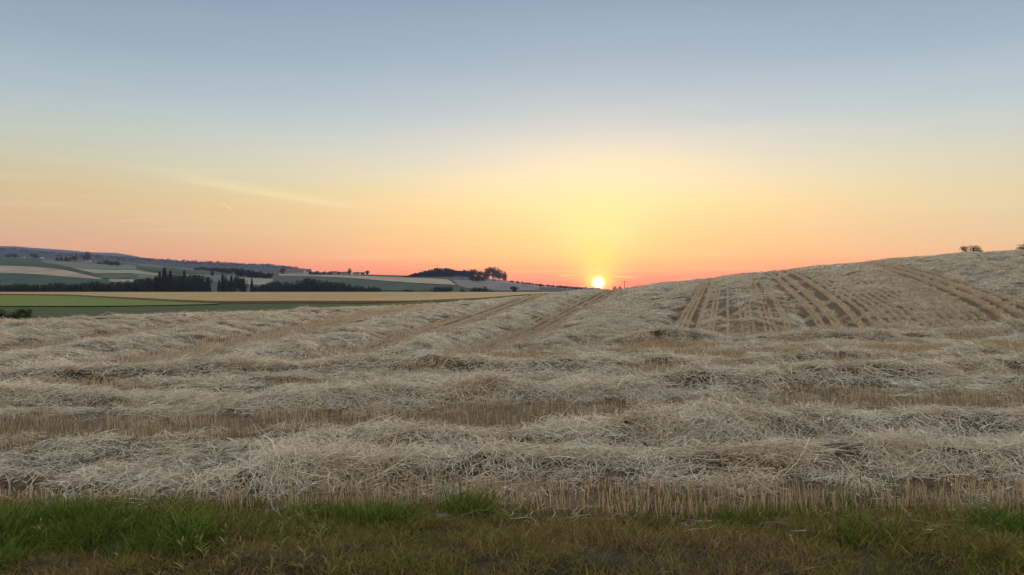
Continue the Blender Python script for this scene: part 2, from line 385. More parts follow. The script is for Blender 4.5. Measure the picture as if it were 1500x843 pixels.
# ------------------------------------------------------------------ object helpers
def newmesh(name, V, Fc, m=None, smooth=False):
    me = bpy.data.meshes.new(name); V = np.asarray(V, float)
    if isinstance(Fc, np.ndarray) and Fc.ndim == 2:
        n, k = Fc.shape
        me.vertices.add(len(V)); me.vertices.foreach_set('co', V.astype(np.float32).ravel())
        me.loops.add(n*k); me.loops.foreach_set('vertex_index', Fc.astype(np.int32).ravel())
        me.polygons.add(n); me.polygons.foreach_set('loop_start', np.arange(0, n*k, k, dtype=np.int32))
        me.polygons.foreach_set('loop_total', np.full(n, k, dtype=np.int32))
        me.update(calc_edges=True); me.validate()
    else:
        me.from_pydata([tuple(v) for v in V], [], Fc); me.update()
    if m: me.materials.append(m)
    if smooth: me.polygons.foreach_set('use_smooth', np.ones(len(me.polygons), bool))
    return me
def obj(name, me, parent=None, loc=(0,0,0), label=None, cat=None, group=None, kind=None):
    o = bpy.data.objects.new(name, me); COL.objects.link(o); o.location = loc
    if parent: o.parent = parent
    for k, v in (('label', label), ('category', cat), ('group', group), ('kind', kind)):
        if v: o[k] = v
    return o
def grid(xs, ys, Zs, flip=False):
    ny, nx = Zs.shape
    V = np.stack([xs, ys, Zs], -1).reshape(-1, 3)
    i = np.arange(ny*nx).reshape(ny, nx)
    Fc = np.stack([i[:-1, :-1], i[:-1, 1:], i[1:, 1:], i[1:, :-1]], -1).reshape(-1, 4)
    return V, Fc
def setattr_pt(me, name, typ, data):
    a = me.attributes.new(name, typ, 'POINT')
    key = {'FLOAT': 'value', 'INT': 'value', 'FLOAT_VECTOR': 'vector'}[typ]
    a.data.foreach_set(key, np.asarray(data, np.int32 if typ == 'INT' else np.float32).ravel())
NG = {}
def scatter_group(coll):
    if coll.name in NG: return NG[coll.name]
    g = bpy.data.node_groups.new('scatter_'+coll.name, 'GeometryNodeTree')
    g.interface.new_socket('Geometry', in_out='INPUT', socket_type='NodeSocketGeometry')
    g.interface.new_socket('Geometry', in_out='OUTPUT', socket_type='NodeSocketGeometry')
    gi = g.nodes.new('NodeGroupInput'); go = g.nodes.new('NodeGroupOutput')
    ci = g.nodes.new('GeometryNodeCollectionInfo'); ci.inputs[0].default_value = coll
    ci.inputs['Separate Children'].default_value = True; ci.inputs['Reset Children'].default_value = True
    ip = g.nodes.new('GeometryNodeInstanceOnPoints'); ip.inputs['Pick Instance'].default_value = True
    def na(nm, ty):
        n = g.nodes.new('GeometryNodeInputNamedAttribute'); n.data_type = ty; n.inputs[0].default_value = nm; return n.outputs[0]
    e2r = g.nodes.new('FunctionNodeEulerToRotation'); g.links.new(na('rot', 'FLOAT_VECTOR'), e2r.inputs[0])
    g.links.new(gi.outputs[0], ip.inputs['Points']); g.links.new(ci.outputs[0], ip.inputs['Instance'])
    g.links.new(na('idx', 'INT'), ip.inputs['Instance Index']); g.links.new(e2r.outputs[0], ip.inputs['Rotation'])
    g.links.new(na('scl', 'FLOAT_VECTOR'), ip.inputs['Scale']); g.links.new(ip.outputs[0], go.inputs[0])
    NG[coll.name] = g; return g
def scatter(name, P, rot, scl, idx, coll, **kw):
    me = bpy.data.meshes.new(name); P = np.asarray(P, np.float32)
    me.vertices.add(len(P)); me.vertices.foreach_set('co', P.ravel())
    setattr_pt(me, 'rot', 'FLOAT_VECTOR', rot); setattr_pt(me, 'scl', 'FLOAT_VECTOR', scl); setattr_pt(me, 'idx', 'INT', idx)
    o = obj(name, me, **kw); md = o.modifiers.new('scatter', 'NODES'); md.node_group = scatter_group(coll); return o
def proto(coll, name, V, Fc, tint, m):
    me = newmesh(name, V, Fc, m); setattr_pt(me, 'tint', 'FLOAT', tint)
    o = bpy.data.objects.new(name, me); coll.objects.link(o); return o
def ribbons(base, d0, bend, length, width, segs, r):
    """thin bent blades/strands: base (n,3), direction (n,3), bend (n,3); one triangle-free strip each"""
    n = len(base); ts = np.linspace(0, 1, segs+1)
    pts = base[:, None]+(d0[:, None]*ts[None, :, None]+bend[:, None]*(ts**2)[None, :, None])*length[:, None, None]
    rnd = r.normal(size=(n, 3)); side = np.cross(d0, rnd); side /= np.linalg.norm(side, axis=1)[:, None]+1e-9
    return pts, side
def strip_mesh(pts, side, wid):
    n, k, _ = pts.shape
    L = pts-side[:, None]*wid[:, :, None]/2; Rr = pts+side[:, None]*wid[:, :, None]/2
    V = np.stack([L, Rr], 2).reshape(-1, 3)
    b = (np.arange(n)*k*2)[:, None]+np.arange(k-1)[None]*2
    Fc = np.stack([b, b+1, b+3, b+2], -1).reshape(-1, 4)
    return V, Fc

# straw clumps: tangled lying strands
def straw_coll(name, nvar, ns, rad, lmin, lmax, w, up, lift, m, chaff=.22):
    c = bpy.data.collections.new(name)
    for v in range(nvar):
        r = np.random.default_rng(100+v)
        a = r.uniform(0, 6.283, ns); rr = rad*np.sqrt(r.uniform(0, 1, ns))
        base = np.stack([rr*np.cos(a), rr*np.sin(a), r.uniform(-.03, lift, ns)*(1-.6*(rr/rad)**2)], 1)
        az_ = r.normal(0, 1.1, ns)+np.where(r.uniform(size=ns) < .5, 0, math.pi); tl = r.normal(.02, up, ns)
        d = np.stack([np.cos(az_)*np.cos(tl), np.sin(az_)*np.cos(tl), np.sin(tl)], 1)
        bend = r.normal(0, .42, (ns, 3)); bend[:, 2] = -np.abs(bend[:, 2])*.6
        ln = lmin+(lmax-lmin)*r.uniform(0, 1, ns)**1.6; small = r.uniform(size=ns) < chaff
        ln = np.where(small, r.uniform(.25, .6, ns)*lmin, ln); base[small, 2] -= .4*lift; base -= d*ln[:, None]*.45
        pts, side = ribbons(base, d, bend, ln, None, 3, r)
        pts[:, 1:3] += r.normal(0, .05, (ns, 2, 3))*ln[:, None, None]*np.array([1, 1, .5])
        up_ = np.cross(side, d); s2 = np.where((np.abs(side[:, 2]) > .8)[:, None], up_, side)
        wd = (w*r.uniform(.5, 1.4, ns)*np.where(small, 1.5, 1))[:, None]*np.array([1, 1, .9, .4])[None]
        V, Fc = strip_mesh(pts, s2, wd)
        proto(c, f'{name}_{v:02d}', V, Fc, np.repeat(r.uniform(0, 1, ns)**1.2, 8), (M_strawg if v % 4 == 3 else m))
    return c
def stubble_coll(name, nvar, ns, length, hmin, hmax, w, spread, m):
    c = bpy.data.collections.new(name)
    for v in range(nvar):
        r = np.random.default_rng(300+v)
        base = np.stack([r.uniform(-length/2, length/2, ns), r.normal(0, spread, ns), np.full(ns, -.03)], 1)
        d = np.stack([r.normal(0, .13, ns), r.normal(0, .13, ns), np.ones(ns)], 1); d /= np.linalg.norm(d, axis=1)[:, None]
        ln = r.uniform(hmin, hmax, ns)+.03; ln = np.where(r.uniform(size=ns) < .12, ln*.55, ln)
        pts, side = ribbons(base, d, r.normal(0, .05, (ns, 3)), ln, None, 1, r)
        side[:, 2] *= .1; side /= np.linalg.norm(side, axis=1)[:, None]
        wd = (w*r.uniform(.7, 1.4, ns))[:, None]*np.array([1.1, .9])[None]
        V, Fc = strip_mesh(pts, side, wd)
        # a second blade at a right angle gives each stalk a body
        s2 = np.stack([-side[:, 1], side[:, 0], side[:, 2]*0], 1); V2, F2 = strip_mesh(pts, s2, wd)
        tt = np.repeat(r.uniform(0, 1, ns), 4)
        proto(c, f'{name}_{v:02d}', np.vstack([V, V2]), np.vstack([Fc, F2+len(V)]), np.r_[tt, tt], m)
    return c
def tuft_coll(name, nvar, ns, rad, hmin, hmax, w, lean, m):
    c = bpy.data.collections.new(name)
    for v in range(nvar):
        r = np.random.default_rng(500+v)
        a = r.uniform(0, 6.283, ns); rr = rad*np.sqrt(r.uniform(0, 1, ns))
        base = np.stack([rr*np.cos(a), rr*np.sin(a), np.full(ns, -.02)], 1)
        aa = r.uniform(0, 6.283, ns); tl = np.abs(r.normal(0, lean, ns))
        d = np.stack([np.cos(aa)*np.sin(tl), np.sin(aa)*np.sin(tl), np.cos(tl)], 1)
        bend = np.stack([np.cos(aa), np.sin(aa), -np.ones(ns)*.5], 1)*r.uniform(0, .7, ns)[:, None]
        ln = r.uniform(hmin, hmax, ns)
        pts, side = ribbons(base, d, bend, ln, None, 3, r)
        wd = (w*r.uniform(.6, 1.3, ns))[:, None]*np.array([.8, 1, .75, .1])[None]
        V, Fc = strip_mesh(pts, side, wd)
        proto(c, f'{name}_{v:02d}', V, Fc, np.repeat(r.uniform(0, 1, ns), 8), m)
    return c

# ------------------------------------------------------------------ ground sheet: the whole countryside
ys = np.unique(np.concatenate([np.linspace(2.0, 30, 12), np.geomspace(30, 560, 60), np.linspace(560, 1320, 60), np.linspace(1320, 1800, 10),
     np.linspace(1800, 2420, 40), np.linspace(2420, 2950, 8), np.linspace(2950, 4000, 28)]))
us = np.concatenate([np.linspace(-1.9, -.75, 60)[:-1], np.linspace(-.75, .25, 560), np.linspace(.25, 1.9, 90)[1:]])
UU, YY = np.meshgrid(us, ys); XX = UU*YY; ZZ = T(XX, YY)
ZZ = ZZ-.45*(1-sst(560, 620, YY))
V, Fc = grid(XX, YY, ZZ)
M_land = mat('countryside_green', (.035,.06,.04), (.075,.085,.055), scale=.006, stretch=(1,.6,1))
M_wood_far = mat('far_forest', (.02,.035,.03), (.04,.055,.04), scale=.02)
me = newmesh('countryside', V, Fc, M_land, True); me.materials.append(M_wood_far)
fy = YY[:-1, :-1].ravel(); me.polygons.foreach_set('material_index', (fy > 1780).astype(np.int32))
obj('countryside', me, kind='structure', label='rolling countryside with wooded blue ridges behind the field', cat='terrain')
gv = [(-400,-300,-.5),(400,-300,-.5),(400,4.2,-.5),(-400,4.2,-.5)]
obj('ground', newmesh('ground', gv, [(0,1,2,3)], M_soil), kind='structure', label='bare earth track behind the grass verge', cat='ground')

# ------------------------------------------------------------------ the harvested field
yf = np.unique(np.concatenate([np.linspace(5.0, 14, 130), np.linspace(14, 30, 130), np.geomspace(30, 108, 150), np.linspace(108, 190, 20)]))
tt = np.linspace(0, 1, 680)
XX = np.zeros((len(yf), len(tt))); YY = np.repeat(yf[:, None], len(tt), 1)
for j, y in enumerate(yf):
    a = max(xedge(y), -.75*y-7); b = .78*y+9
    XX[j] = a+(b-a)*tt
Mm, Cc, _ = weight(XX, YY)
ZZ = T(XX, YY)+Mm
ZZ += .02*(fbm(XX/.25, YY/.2, 90)-.5)*(1-sst(30, 60, YY))
ZZ -= .3*(1-sst(-.12, .2, YY-front(XX)))
V, Fc = grid(XX, YY, ZZ)
me = newmesh('stubble_field', V, Fc, M_field, True); setattr_pt(me, 'cover', 'FLOAT', Cc.ravel())
obj('stubble_field', me, kind='structure', label='harvested stubble field rising to the right under loose straw', cat='field')

def normal_rot(x, y, yaw):
    e = .12
    gx = (G(x+e, y)-G(x-e, y))/(2*e); gy = (G(x, y+e)-G(x, y-e))/(2*e)
    gx = np.clip(gx, -1.2, 1.2); gy = np.clip(gy, -1.2, 1.2)
    n = np.stack([-gx, -gy, np.ones_like(gx)], 1); n /= np.linalg.norm(n, axis=1)[:, None]
    tx = np.stack([np.cos(yaw), np.sin(yaw), np.zeros_like(yaw)], 1)
    tx -= n*np.sum(tx*n, 1)[:, None]; tx /= np.linalg.norm(tx, axis=1)[:, None]
    ty = np.cross(n, tx)
    # rotation matrix columns tx,ty,n -> euler XYZ
    return np.stack([np.arctan2(ty[:, 2], n[:, 2]), -np.arcsin(np.clip(tx[:, 2], -1, 1)), np.arctan2(tx[:, 1], tx[:, 0])], 1)

C_sA = straw_coll('straw_near', 8, 150, .27, .09, .34, .0044, .22, .08, M_straw)
C_sB = straw_coll('straw_mid', 8, 140, .36, .11, .36, .0074, .22, .09, M_straw)
C_sC = straw_coll('straw_far', 8, 120, .5, .2, .5, .015, .24, .09, M_straw)
C_sD = straw_coll('straw_distant', 8, 110, .75, .3, .7, .025, .22, .10, M_straw)
C_tA = stubble_coll('stubble_near', 6, 34, .6, .07, .135, .0056, .018, M_stub)
C_tB = stubble_coll('stubble_mid', 5, 60, 1.0, .09, .15, .009, .02, M_stub)
C_tC = stubble_coll('stubble_far', 5, 90, 2.4, .08, .14, .014, .02, M_comb)

def sample(n, y0, y1, pad):
    """random ground points between two distances, inside the field"""
    y = np.sqrt(rng.uniform(y0*y0, y1*y1, n)); x = rng.uniform(-1, 1, n)*(.72*y+pad)
    k = (x > xedge(y)+.15) & (y > front(x)+.2); return x[k], y[k]
def steep(y0, y1, dens, pad):
    A = .72*(y1*y1-y0*y0)+2*pad*(y1-y0); x, y = sample(int(A*dens), y0, y1, pad)
    e = .08; g = (weight(x, y+e)[0]-weight(x, y-e)[0])/(2*e); c = weight(x, y)[1]
    k = rng.uniform(size=len(x)) < np.clip((g-.15)*1.3, 0, 1)*(c > .3); x, y = x[k], y[k]
    m, c, b = weight(x, y); return x, y, m, b
def band(y0, y1, dens, pad):
    A = .72*(y1*y1-y0*y0)+2*pad*(y1-y0); x, y = sample(int(A*dens), y0, y1, pad)
    m, c, b = weight(x, y); k = rng.uniform(size=len(x)) < np.clip(c, 0, 1)**1.3
    return x[k], y[k], m[k], b[k]
def lay(name, x, y, m, coll, nv, smin, smax, label, group=None, yaw=None):
    n = len(x); yaw = rng.normal(0, .55, n)+np.where(rng.uniform(size=n) < .5, 0, math.pi) if yaw is None else yaw
    s = rng.uniform(smin, smax, n)
    scatter(name, np.stack([x, y, T(x, y)+m], 1), normal_rot(x, y, yaw), np.stack([s, s, s], 1), rng.integers(0, nv, n), coll,
            kind='stuff', label=label, cat='straw', group=group)
xa, ya, ma, ba = band(5.5, 11.5, 27, 1.5)
xb, yb, mb, bb = band(11.5, 32, 13, 2)
xc, yc, mc, bc = band(32, 62, 4.8, 3); xd, yd, md, bd = band(62, 112, 2.2, 3)
def join(p, q): return tuple(np.concatenate([a, b]) for a, b in zip(p, q))
xa, ya, ma, ba = join((xa, ya, ma, ba), steep(5.5, 11.5, 34, 1.5))
xb, yb, mb, bb = join((xb, yb, mb, bb), steep(11.5, 32, 16, 2))
WL = ['nearest windrow of tangled straw just behind the grass verge',
      'broad windrow of tangled straw second from the grass verge',
      'heaped windrow of straw beyond the golden stubble strip',
      'low uneven windrow of straw across the middle of the field',
      'straw windrow at the foot of the rising slope on the right']
for i in range(5):
    for xs_, ys_, ms_, bs_, cl, nv in ((xa, ya, ma, ba, C_sA, 8), (xb, yb, mb, bb, C_sB, 8)):
        k = bs_ == i
        if k.sum() > 60: lay('straw_windrow', xs_[k], ys_[k], ms_[k], cl, nv, .8, 1.25, WL[i] if cl is C_sA or i > 1 else WL[i], 'straw windrows across the headland')
k = ba < 0; lay('loose_straw', xa[k], ya[k], ma[k], C_sA, 8, .7, 1.1, 'loose straw scattered between the nearest windrows')
k = bb < 0; lay('loose_straw', xb[k], yb[k], mb[k], C_sB, 8, .7, 1.15, 'loose straw matted over the middle of the field')
lay('loose_straw', xc, yc, mc, C_sC, 8, .7, 1.2, 'loose straw matted over the lower part of the rising slope')
lay('loose_straw', xd, yd, md, C_sD, 8, .7, 1.2, 'loose straw matted over the crest of the far slope')

# stubble
def stub(name, x, y, yaw, coll, nv, label, smin=.85, smax=1.15):
    m = weight(x, y)[0]; n = len(x); s = rng.uniform(smin, smax, n)
    rot = np.stack([np.zeros(n), np.zeros(n), yaw], 1)
    scatter(name, np.stack([x, y, T(x, y)+m*.6], 1), rot, np.stack([np.ones(n), np.ones(n), s], 1), rng.integers(0, nv, n), coll,
            kind='stuff', label=label, cat='stubble')
# front comb along the verge
X_, Y_ = [], []
for r_ in range(7):
    xs_ = np.arange(-7.5, 7.5, .5)+rng.uniform(-.1, .1, 30); X_.append(xs_); Y_.append(front(xs_)+.02+.135*r_+rng.normal(0, .012, 30))
x = np.concatenate(X_); y = np.concatenate(Y_)
k = (y > 5.4) & ((weight(x, y)[1] < .75)) & (rng.uniform(size=len(x)) < np.interp(x, [-3.2,-2.2,-.8], [.25,.55,1]))
stub('stubble', x[k], y[k], rng.normal(0, .03, k.sum()), C_tA, 6, 'comb of short cut stalks along the front edge of the field')
# golden strips in the headland
X_, Y_ = [], []
for yv in np.arange(7.0, 27, .19):
    w_ = .74*yv+2; xs_ = np.arange(-w_, w_, .8); X_.append(xs_+rng.uniform(-.3, .3, len(xs_))); Y_.append(xs_*.19+yv+rng.normal(0, .015, len(xs_)))
x = np.concatenate(X_); y = np.concatenate(Y_)
k = (y > 7) & (y < headland(x)+.5) & (x > xedge(y)+.3) & (np.abs(x) < .74*y+2); x, y = x[k], y[k]
k = weight(x, y)[1] < rng.uniform(.3, .62, len(x)); x, y = x[k], y[k]
k = y < 12.5
stub('stubble', x[k], y[k], rng.normal(.19, .03, k.sum()), C_tA, 6, 'golden strip of standing stubble between the straw windrows', .8, 1.15)
stub('stubble', x[~k], y[~k], rng.normal(.19, .03, (~k).sum()), C_tB, 5, 'patches of stubble among the farther straw heaps', .95, 1.25)
# rows running away over the rise
X_, Y_, A_ = [], [], []
for x0 in COMB+COMB_L:
    yv = np.arange(13, 112, .9)+rng.uniform(-.2, .2, 110); xs_ = rowpt(np.full(110, x0), yv)
    top = 60 if (12.9 < x0 < 17.3) else 112
    kk = (yv > headland(xs_)-.6) & (yv < top) & (xs_ > xedge(yv)+.4)
    X_.append(xs_[kk]); Y_.append(yv[kk]); A_.append(np.full(kk.sum(), math.atan2(1, float(np.interp(x0, k_x, k_k)))))
x = np.concatenate(X_); y = np.concatenate(Y_); a = np.concatenate(A_)
C_tD = stubble_coll('stubble_rows', 5, 60, 1.0, .08, .15, .009, .02, M_comb)
k = y < 30
stub('stubble', x[k], y[k], a[k], C_tD, 5, 'stubble rows between wheel tracks at the foot of the slope', .9, 1.2)
stub('stubble', x[~k], y[~k], a[~k], C_tC, 5, 'long stubble rows running up over the far slope', .8, 1.15)

# ------------------------------------------------------------------ grass verge in front
yv = np.linspace(1.8, 6.2, 90); xv = np.linspace(-9, 9, 260)
XX, YY = np.meshgrid(xv, yv)
def VG(x, y): return .16*(fbm(x/.5, y/.35, 81)-.5)-.10*sst(4.7, 3.9, y)*0-.16*(1-sst(3.9, 4.7, y)) - .04*sst(5.6, 6.1, y)
V, Fc = grid(XX, YY, VG(XX, YY)); obj('verge', newmesh('verge', V, Fc, M_soil, True), kind='structure', label='earth verge along the near side of the field', cat='verge')
C_gG = tuft_coll('grass_g', 6, 55, .10, .03, .17, .0050, .55, M_green)
C_gO = tuft_coll('grass_o', 6, 60, .11, .03, .10, .0038, .75, M_olive)
C_gB = tuft_coll('grass_b', 6, 55, .11, .02, .09, .0036, .85, M_brown)
n = 20000; x = rng.uniform(-7.5, 7.5, n); y = rng.uniform(3.2, 6.25, n)
k = (y < front(x)+.12) | ((y < front(x)+.45) & (rng.uniform(size=n) < .22)); x, y = x[k], y[k]
def blob(px, row, rx, ry):
    a, b = gp(px, row); return np.exp(-(((x-a)/rx)**2+((y-b)/ry)**2))
gN = fbm(x/.55, y/.3, 83)
gr = 1.3*blob(150,785,1.0,.36)+1.0*blob(30,800,.6,.4)+.8*blob(540,765,.5,.16)+1.3*blob(680,752,.16,.12)+.9*blob(1060,762,.5,.12)+.8*blob(1450,775,.45,.2)+.4*blob(1250,790,.5,.2)+1.6*(gN-.52)
dr = .55*blob(900,800,1.0,.25)+.5*blob(330,830,.6,.2)+.8*blob(1050,815,.5,.2)+1.2*(fbm(x/.7, y/.4, 87)-.45)
u_ = rng.uniform(0, .35, len(x))
isg = gr > .66+1.6*u_-.28; isb = (~isg) & (dr > .12+1.4*u_-.25); iso = ~(isg | isb)
for k, cl, lab, s0, s1 in ((isg, C_gG, 'lush green grass growing in patches on the verge', .7, 1.35), (iso, C_gO, 'short olive grass covering the verge', .7, 1.25), (isb, C_gB, 'dry brown grass between the green patches of the verge', .7, 1.2)):
    k = k & (rng.uniform(size=len(x)) < -.05+1.7*fbm(x/.24, y/.15, 89)); n = k.sum(); s = rng.uniform(s0, s1, n)*np.where(rng.uniform(size=n) < .1, 1.35, 1)*(.1+1.75*fbm(x[k]/.32, y[k]/.2, 91))
    scatter('grass', np.stack([x[k], y[k], VG(x[k], y[k])], 1), np.stack([rng.normal(0, .1, n), rng.normal(0, .1, n), rng.uniform(0, 6.28, n)], 1),
            np.stack([s, s, s], 1), rng.integers(0, 6, n), cl, kind='stuff', label=lab, cat='grass')

# straws blown onto the verge, and taller seed stalks
n = 220; x = rng.uniform(-6, 6, n); y = front(x)-rng.exponential(.22, n); s = rng.uniform(.4, .7, n)
C_sV = straw_coll('straw_spilled', 5, 3, .15, .08, .28, .0045, .2, .05, M_straw, 0)
scatter('spilled_straw', np.stack([x, y, VG(x, y)+.03], 1), np.stack([0*s, 0*s, rng.uniform(0, 6.28, n)], 1), np.stack([s*1.6, s*1.6, s], 1), rng.integers(0, 5, n), C_sV, kind='stuff', label='stray straws blown onto the grass verge', cat='straw')
C_sk = tuft_coll('seed_stalk', 5, 7, .06, .14, .30, .0035, .25, M_weed)
n = 900; x = rng.uniform(-6, 6, n); y = rng.uniform(3.9, 6.1, n); k = (fbm(x/.8, y/.5, 93) > .5) & (y < front(x)+.2); x, y = x[k], y[k]; n = len(x); s = rng.uniform(.45, 1.0, n)
scatter('grass', np.stack([x, y, VG(x, y)], 1), np.stack([0*s, 0*s, rng.uniform(0, 6.28, n)], 1), np.stack([s, s, s], 1), rng.integers(0, 5, n), C_sk, kind='stuff', label='thin pale grass stalks standing above the verge', cat='grass')

# ------------------------------------------------------------------ weeds on the verge (single plants)
def tube(pts, rad, sides=5):
    pts = np.asarray(pts, float); n = len(pts); V = []; Fc = []
    for i, p in enumerate(pts):
        d = pts[min(i+1, n-1)]-pts[max(i-1, 0)]; d /= np.linalg.norm(d)+1e-9
        a = np.cross(d, (0, 1, .31)); a /= np.linalg.norm(a)+1e-9; b = np.cross(d, a)
        for s in range(sides):
            t_ = 2*math.pi*s/sides; V.append(p+rad[i]*(math.cos(t_)*a+math.sin(t_)*b))
    for i in range(n-1):
        for s in range(sides):
            Fc.append((i*sides+s, i*sides+(s+1) % sides, (i+1)*sides+(s+1) % sides, (i+1)*sides+s))
    Fc.append(tuple(range(sides))[::-1]); Fc.append(tuple((n-1)*sides+s for s in range(sides)))
    return V, Fc
weed_lab = [
 ((270,838),.26,'pale slender weed standing second from the left on the verge'),
 ((178,836),.17,'small pale weed with few leaves, leftmost on the verge'),
 ((330,842),.30,'tall pale leafy weed among dry grass at the lower left'),
 ((410,828),.26,'upright weed with narrow leaves before the green patch'),
 ((470,815),.24,'grey green leafy weed right of the green patch on the verge'),
 ((482,845),.22,'broad leaved weed at the bottom edge of the verge'),
 ((205,775),.20,'leafy weed rising out of the lush green patch'),
 ((440,778),.14,'short weed at the edge of the stubble on the left'),
 ((128,846),.12,'tiny light green weed at the bottom left'),
 ((515,850),.16,'thin pale weed at the bottom edge left of the middle'),
 ((785,790),.13,'bent straw coloured weed in the middle of the verge')]
def weed(px, row, h, lab, seed):
    r = np.random.default_rng(seed); x, y = gp(px, row); z = float(VG(np.array([x]), np.array([y]))[0])-.01
    e = obj('weed', None, loc=(x, y, z), label=lab, cat='weed', group='weeds on the verge')
    ln = r.normal(0, .1, 2)*h; n = 7
    st_ = [np.array([ln[0]*(i/n)**2, ln[1]*(i/n)**2, h*i/n]) for i in range(n+1)]
    V, Fc = tube(st_, [.0045*(1-.6*i/n) for i in range(n+1)]); me = newmesh('stem', V, Fc, M_weed); setattr_pt(me, 'tint', 'FLOAT', np.full(len(V), .6)); obj('stem', me, e)
    m_ = max(8, int(h*75)); f = r.uniform(.12, 1, m_); base = np.stack([np.interp(f*n, range(n+1), [s[j] for s in st_]) for j in range(3)], 1)
    a = np.arange(m_)*2.4+r.normal(0, .3, m_); tl = r.uniform(.3, .75, m_)*(1.15-.6*f)
    d = np.stack([np.cos(a)*np.sin(tl), np.sin(a)*np.sin(tl), np.cos(tl)], 1); bd = np.stack([np.cos(a)*.25, np.sin(a)*.25, -.35+0*a], 1)
    L = r.uniform(.06, .11, m_)*(1.1-.5*f)*(.7+h*1.3)
    pts, _ = ribbons(base, d, bd, L, None, 4, r); sd_ = np.stack([-np.sin(a), np.cos(a), 0*a], 1)
    V, Fc = strip_mesh(pts, sd_, (.0095*(.8+h))*np.ones((m_, 1))*np.array([.35, .9, 1, .7, .06])[None])
    me = newmesh('leaves', V, Fc, M_weed); setattr_pt(me, 'tint', 'FLOAT', np.repeat(r.uniform(0, 1, m_), 10)); o = obj('leaves', me, e); o['kind'] = 'stuff'
weed_lab += [((352,832),.24,'slim weed just right of the tall pale leafy one'),((395,846),.20,'short leafy weed at the bottom edge under the upright one'),
 ((300,826),.22,'weed between the slender and the tall pale ones on the verge'),((445,838),.27,'tall weed with many narrow leaves left of the grey green one'),((232,842),.18,'low weed at the bottom left beside the dark grass'),
 ((60,800),.16,'weed poking out of the dark grass at the far left')]
for i, (p, h, l) in enumerate(weed_lab): weed(p[0], p[1], h*(.85+.4*random.random()), l, 900+i)

# a pale stone half sunk in the grass
def stone(px, row, sx_, sy_, sz_, lab, seed):
    import bmesh
    bm = bmesh.new(); bmesh.ops.create_icosphere(bm, subdivisions=3, radius=1)
    r = random.Random(seed); ph = [r.uniform(0, 6) for _ in range(6)]
    for v in bm.verts:
        q = v.co; f = 1+.16*math.sin(q.x*3+ph[0])*math.sin(q.y*2.6+ph[1])+.1*math.sin(q.z*5+ph[2]+q.x*4)
        v.co = Vector((q.x*sx_*f, q.y*sy_*f, q.z*sz_*f))
    me = bpy.data.meshes.new('stone'); bm.to_mesh(me); bm.free(); me.materials.append(M_stone)
    x, y = gp(px, row); obj('stone', me, loc=(x, y, float(VG(np.array([x]), np.array([y]))[0])+sz_*.5), label=lab, cat='stone')
stone(649, 762, .06, .045, .035, 'pale weathered stone half hidden in green grass', 3)
stone(1225, 848, .16, .09, .03, 'flat grey stone at the bottom edge of the verge', 5)

# ------------------------------------------------------------------ meadow, crop and wheat beyond the field
def drape(name, pts_front, pts_back, m, y0, y1, lift, label, cat='field', nu=80, nv=24, side=None, h=0, kind='structure'):
    """a field patch between a near edge and a far edge, both given as photo points, laid on the land"""
    fp = np.array([hit(p, r, y0, y1)[:2] for p, r in pts_front]); bp = np.array([hit(p, r, y0, y1)[:2] for p, r in pts_back])
    def res(P):
        d = np.r_[0, np.cumsum(np.linalg.norm(np.diff(P, axis=0), axis=1))]; q = np.linspace(0, d[-1], nu)
        return np.stack([np.interp(q, d, P[:, 0]), np.interp(q, d, P[:, 1])], 1)
    f, b = res(fp), res(bp); w = np.linspace(0, 1, nv)[:, None, None]
    P = f[None]*(1-w)+b[None]*w
    Zs = T(P[..., 0], P[..., 1])+lift+h
    return P, Zs
def field(name, pf, pb, m, y0, y1, lift, label, **kw):
    P, Zs = drape(name, pf, pb, m, y0, y1, lift, label, **kw); V, Fc = grid(P[..., 0], P[..., 1], Zs)
    return obj(name, newmesh(name, V, Fc, m, True), kind='structure', label=label, cat='field')
M_meadow = mat('meadow_grass', (.12,.16,.018), (.17,.19,.028), scale=.15, stretch=(1,.3,1), bump=.5, bscale=6)
M_crop = mat('dark_crop', (.035,.055,.012), (.075,.09,.02), scale=.8, stretch=(1,.5,1), bump=.8, bscale=5)
# whole low ground beyond the field edge is the dark crop; meadow lies on its far part
yq = np.concatenate([np.linspace(26, 110, 60), np.geomspace(112, 300, 40)]); q = np.linspace(0, 1, 160)
XX = np.array([[xedge(y)+.05-(1-t_)*(xedge(y)+1.1*y+20) for t_ in q] for y in yq]); YY = np.repeat(yq[:, None], 160, 1)
ZZ = T(XX, YY)-.05+.18*fbm(XX/1.2, YY/1.2, 95)*sst(0, 3, xedge(YY)-XX)
V, Fc = grid(XX, YY, ZZ); obj('crop_field', newmesh('crop_field', V, Fc, M_crop, True), kind='structure', label='dark green low crop field beyond the left edge of the stubble', cat='field')
def wy(px, row): p = hit(px, row, 95, 700); return p
WF = [(-900,431),(-300,432),(0,433.2),(100,434.5),(200,440),(260,443.5),(320,446),(400,446.3),(500,446.6),(600,446),(640,444.5),(700,440.5),(760,435),(840,430)]
mfp = np.array([hit(p, r, 60, 420)[:2] for p, r in [(-900,455),(-300,452),(0,450.5),(100,450.2),(200,449.5),(260,448.6),(320,447.0)]])
mbp = np.array([hit(p, r, 120, 600)[:2] for p, r in [(-900,431),(-300,432),(0,433.2),(100,434.5),(200,440),(260,443.5),(320,445.5)]])
w = np.linspace(0, 1, 24)[:, None, None]
def resn(P, n):
    d = np.linspace(0, 1, len(P)); qq = np.linspace(0, 1, n); return np.stack([np.interp(qq, d, P[:, 0]), np.interp(qq, d, P[:, 1])], 1)
P = resn(mfp, 90)[None]*(1-w)+resn(mbp, 90)[None]*w
V, Fc = grid(P[..., 0], P[..., 1], T(P[..., 0], P[..., 1])+.28)
obj('meadow', newmesh('meadow', V, Fc, M_meadow, True), kind='structure', label='light green meadow strip at the far left', cat='meadow')
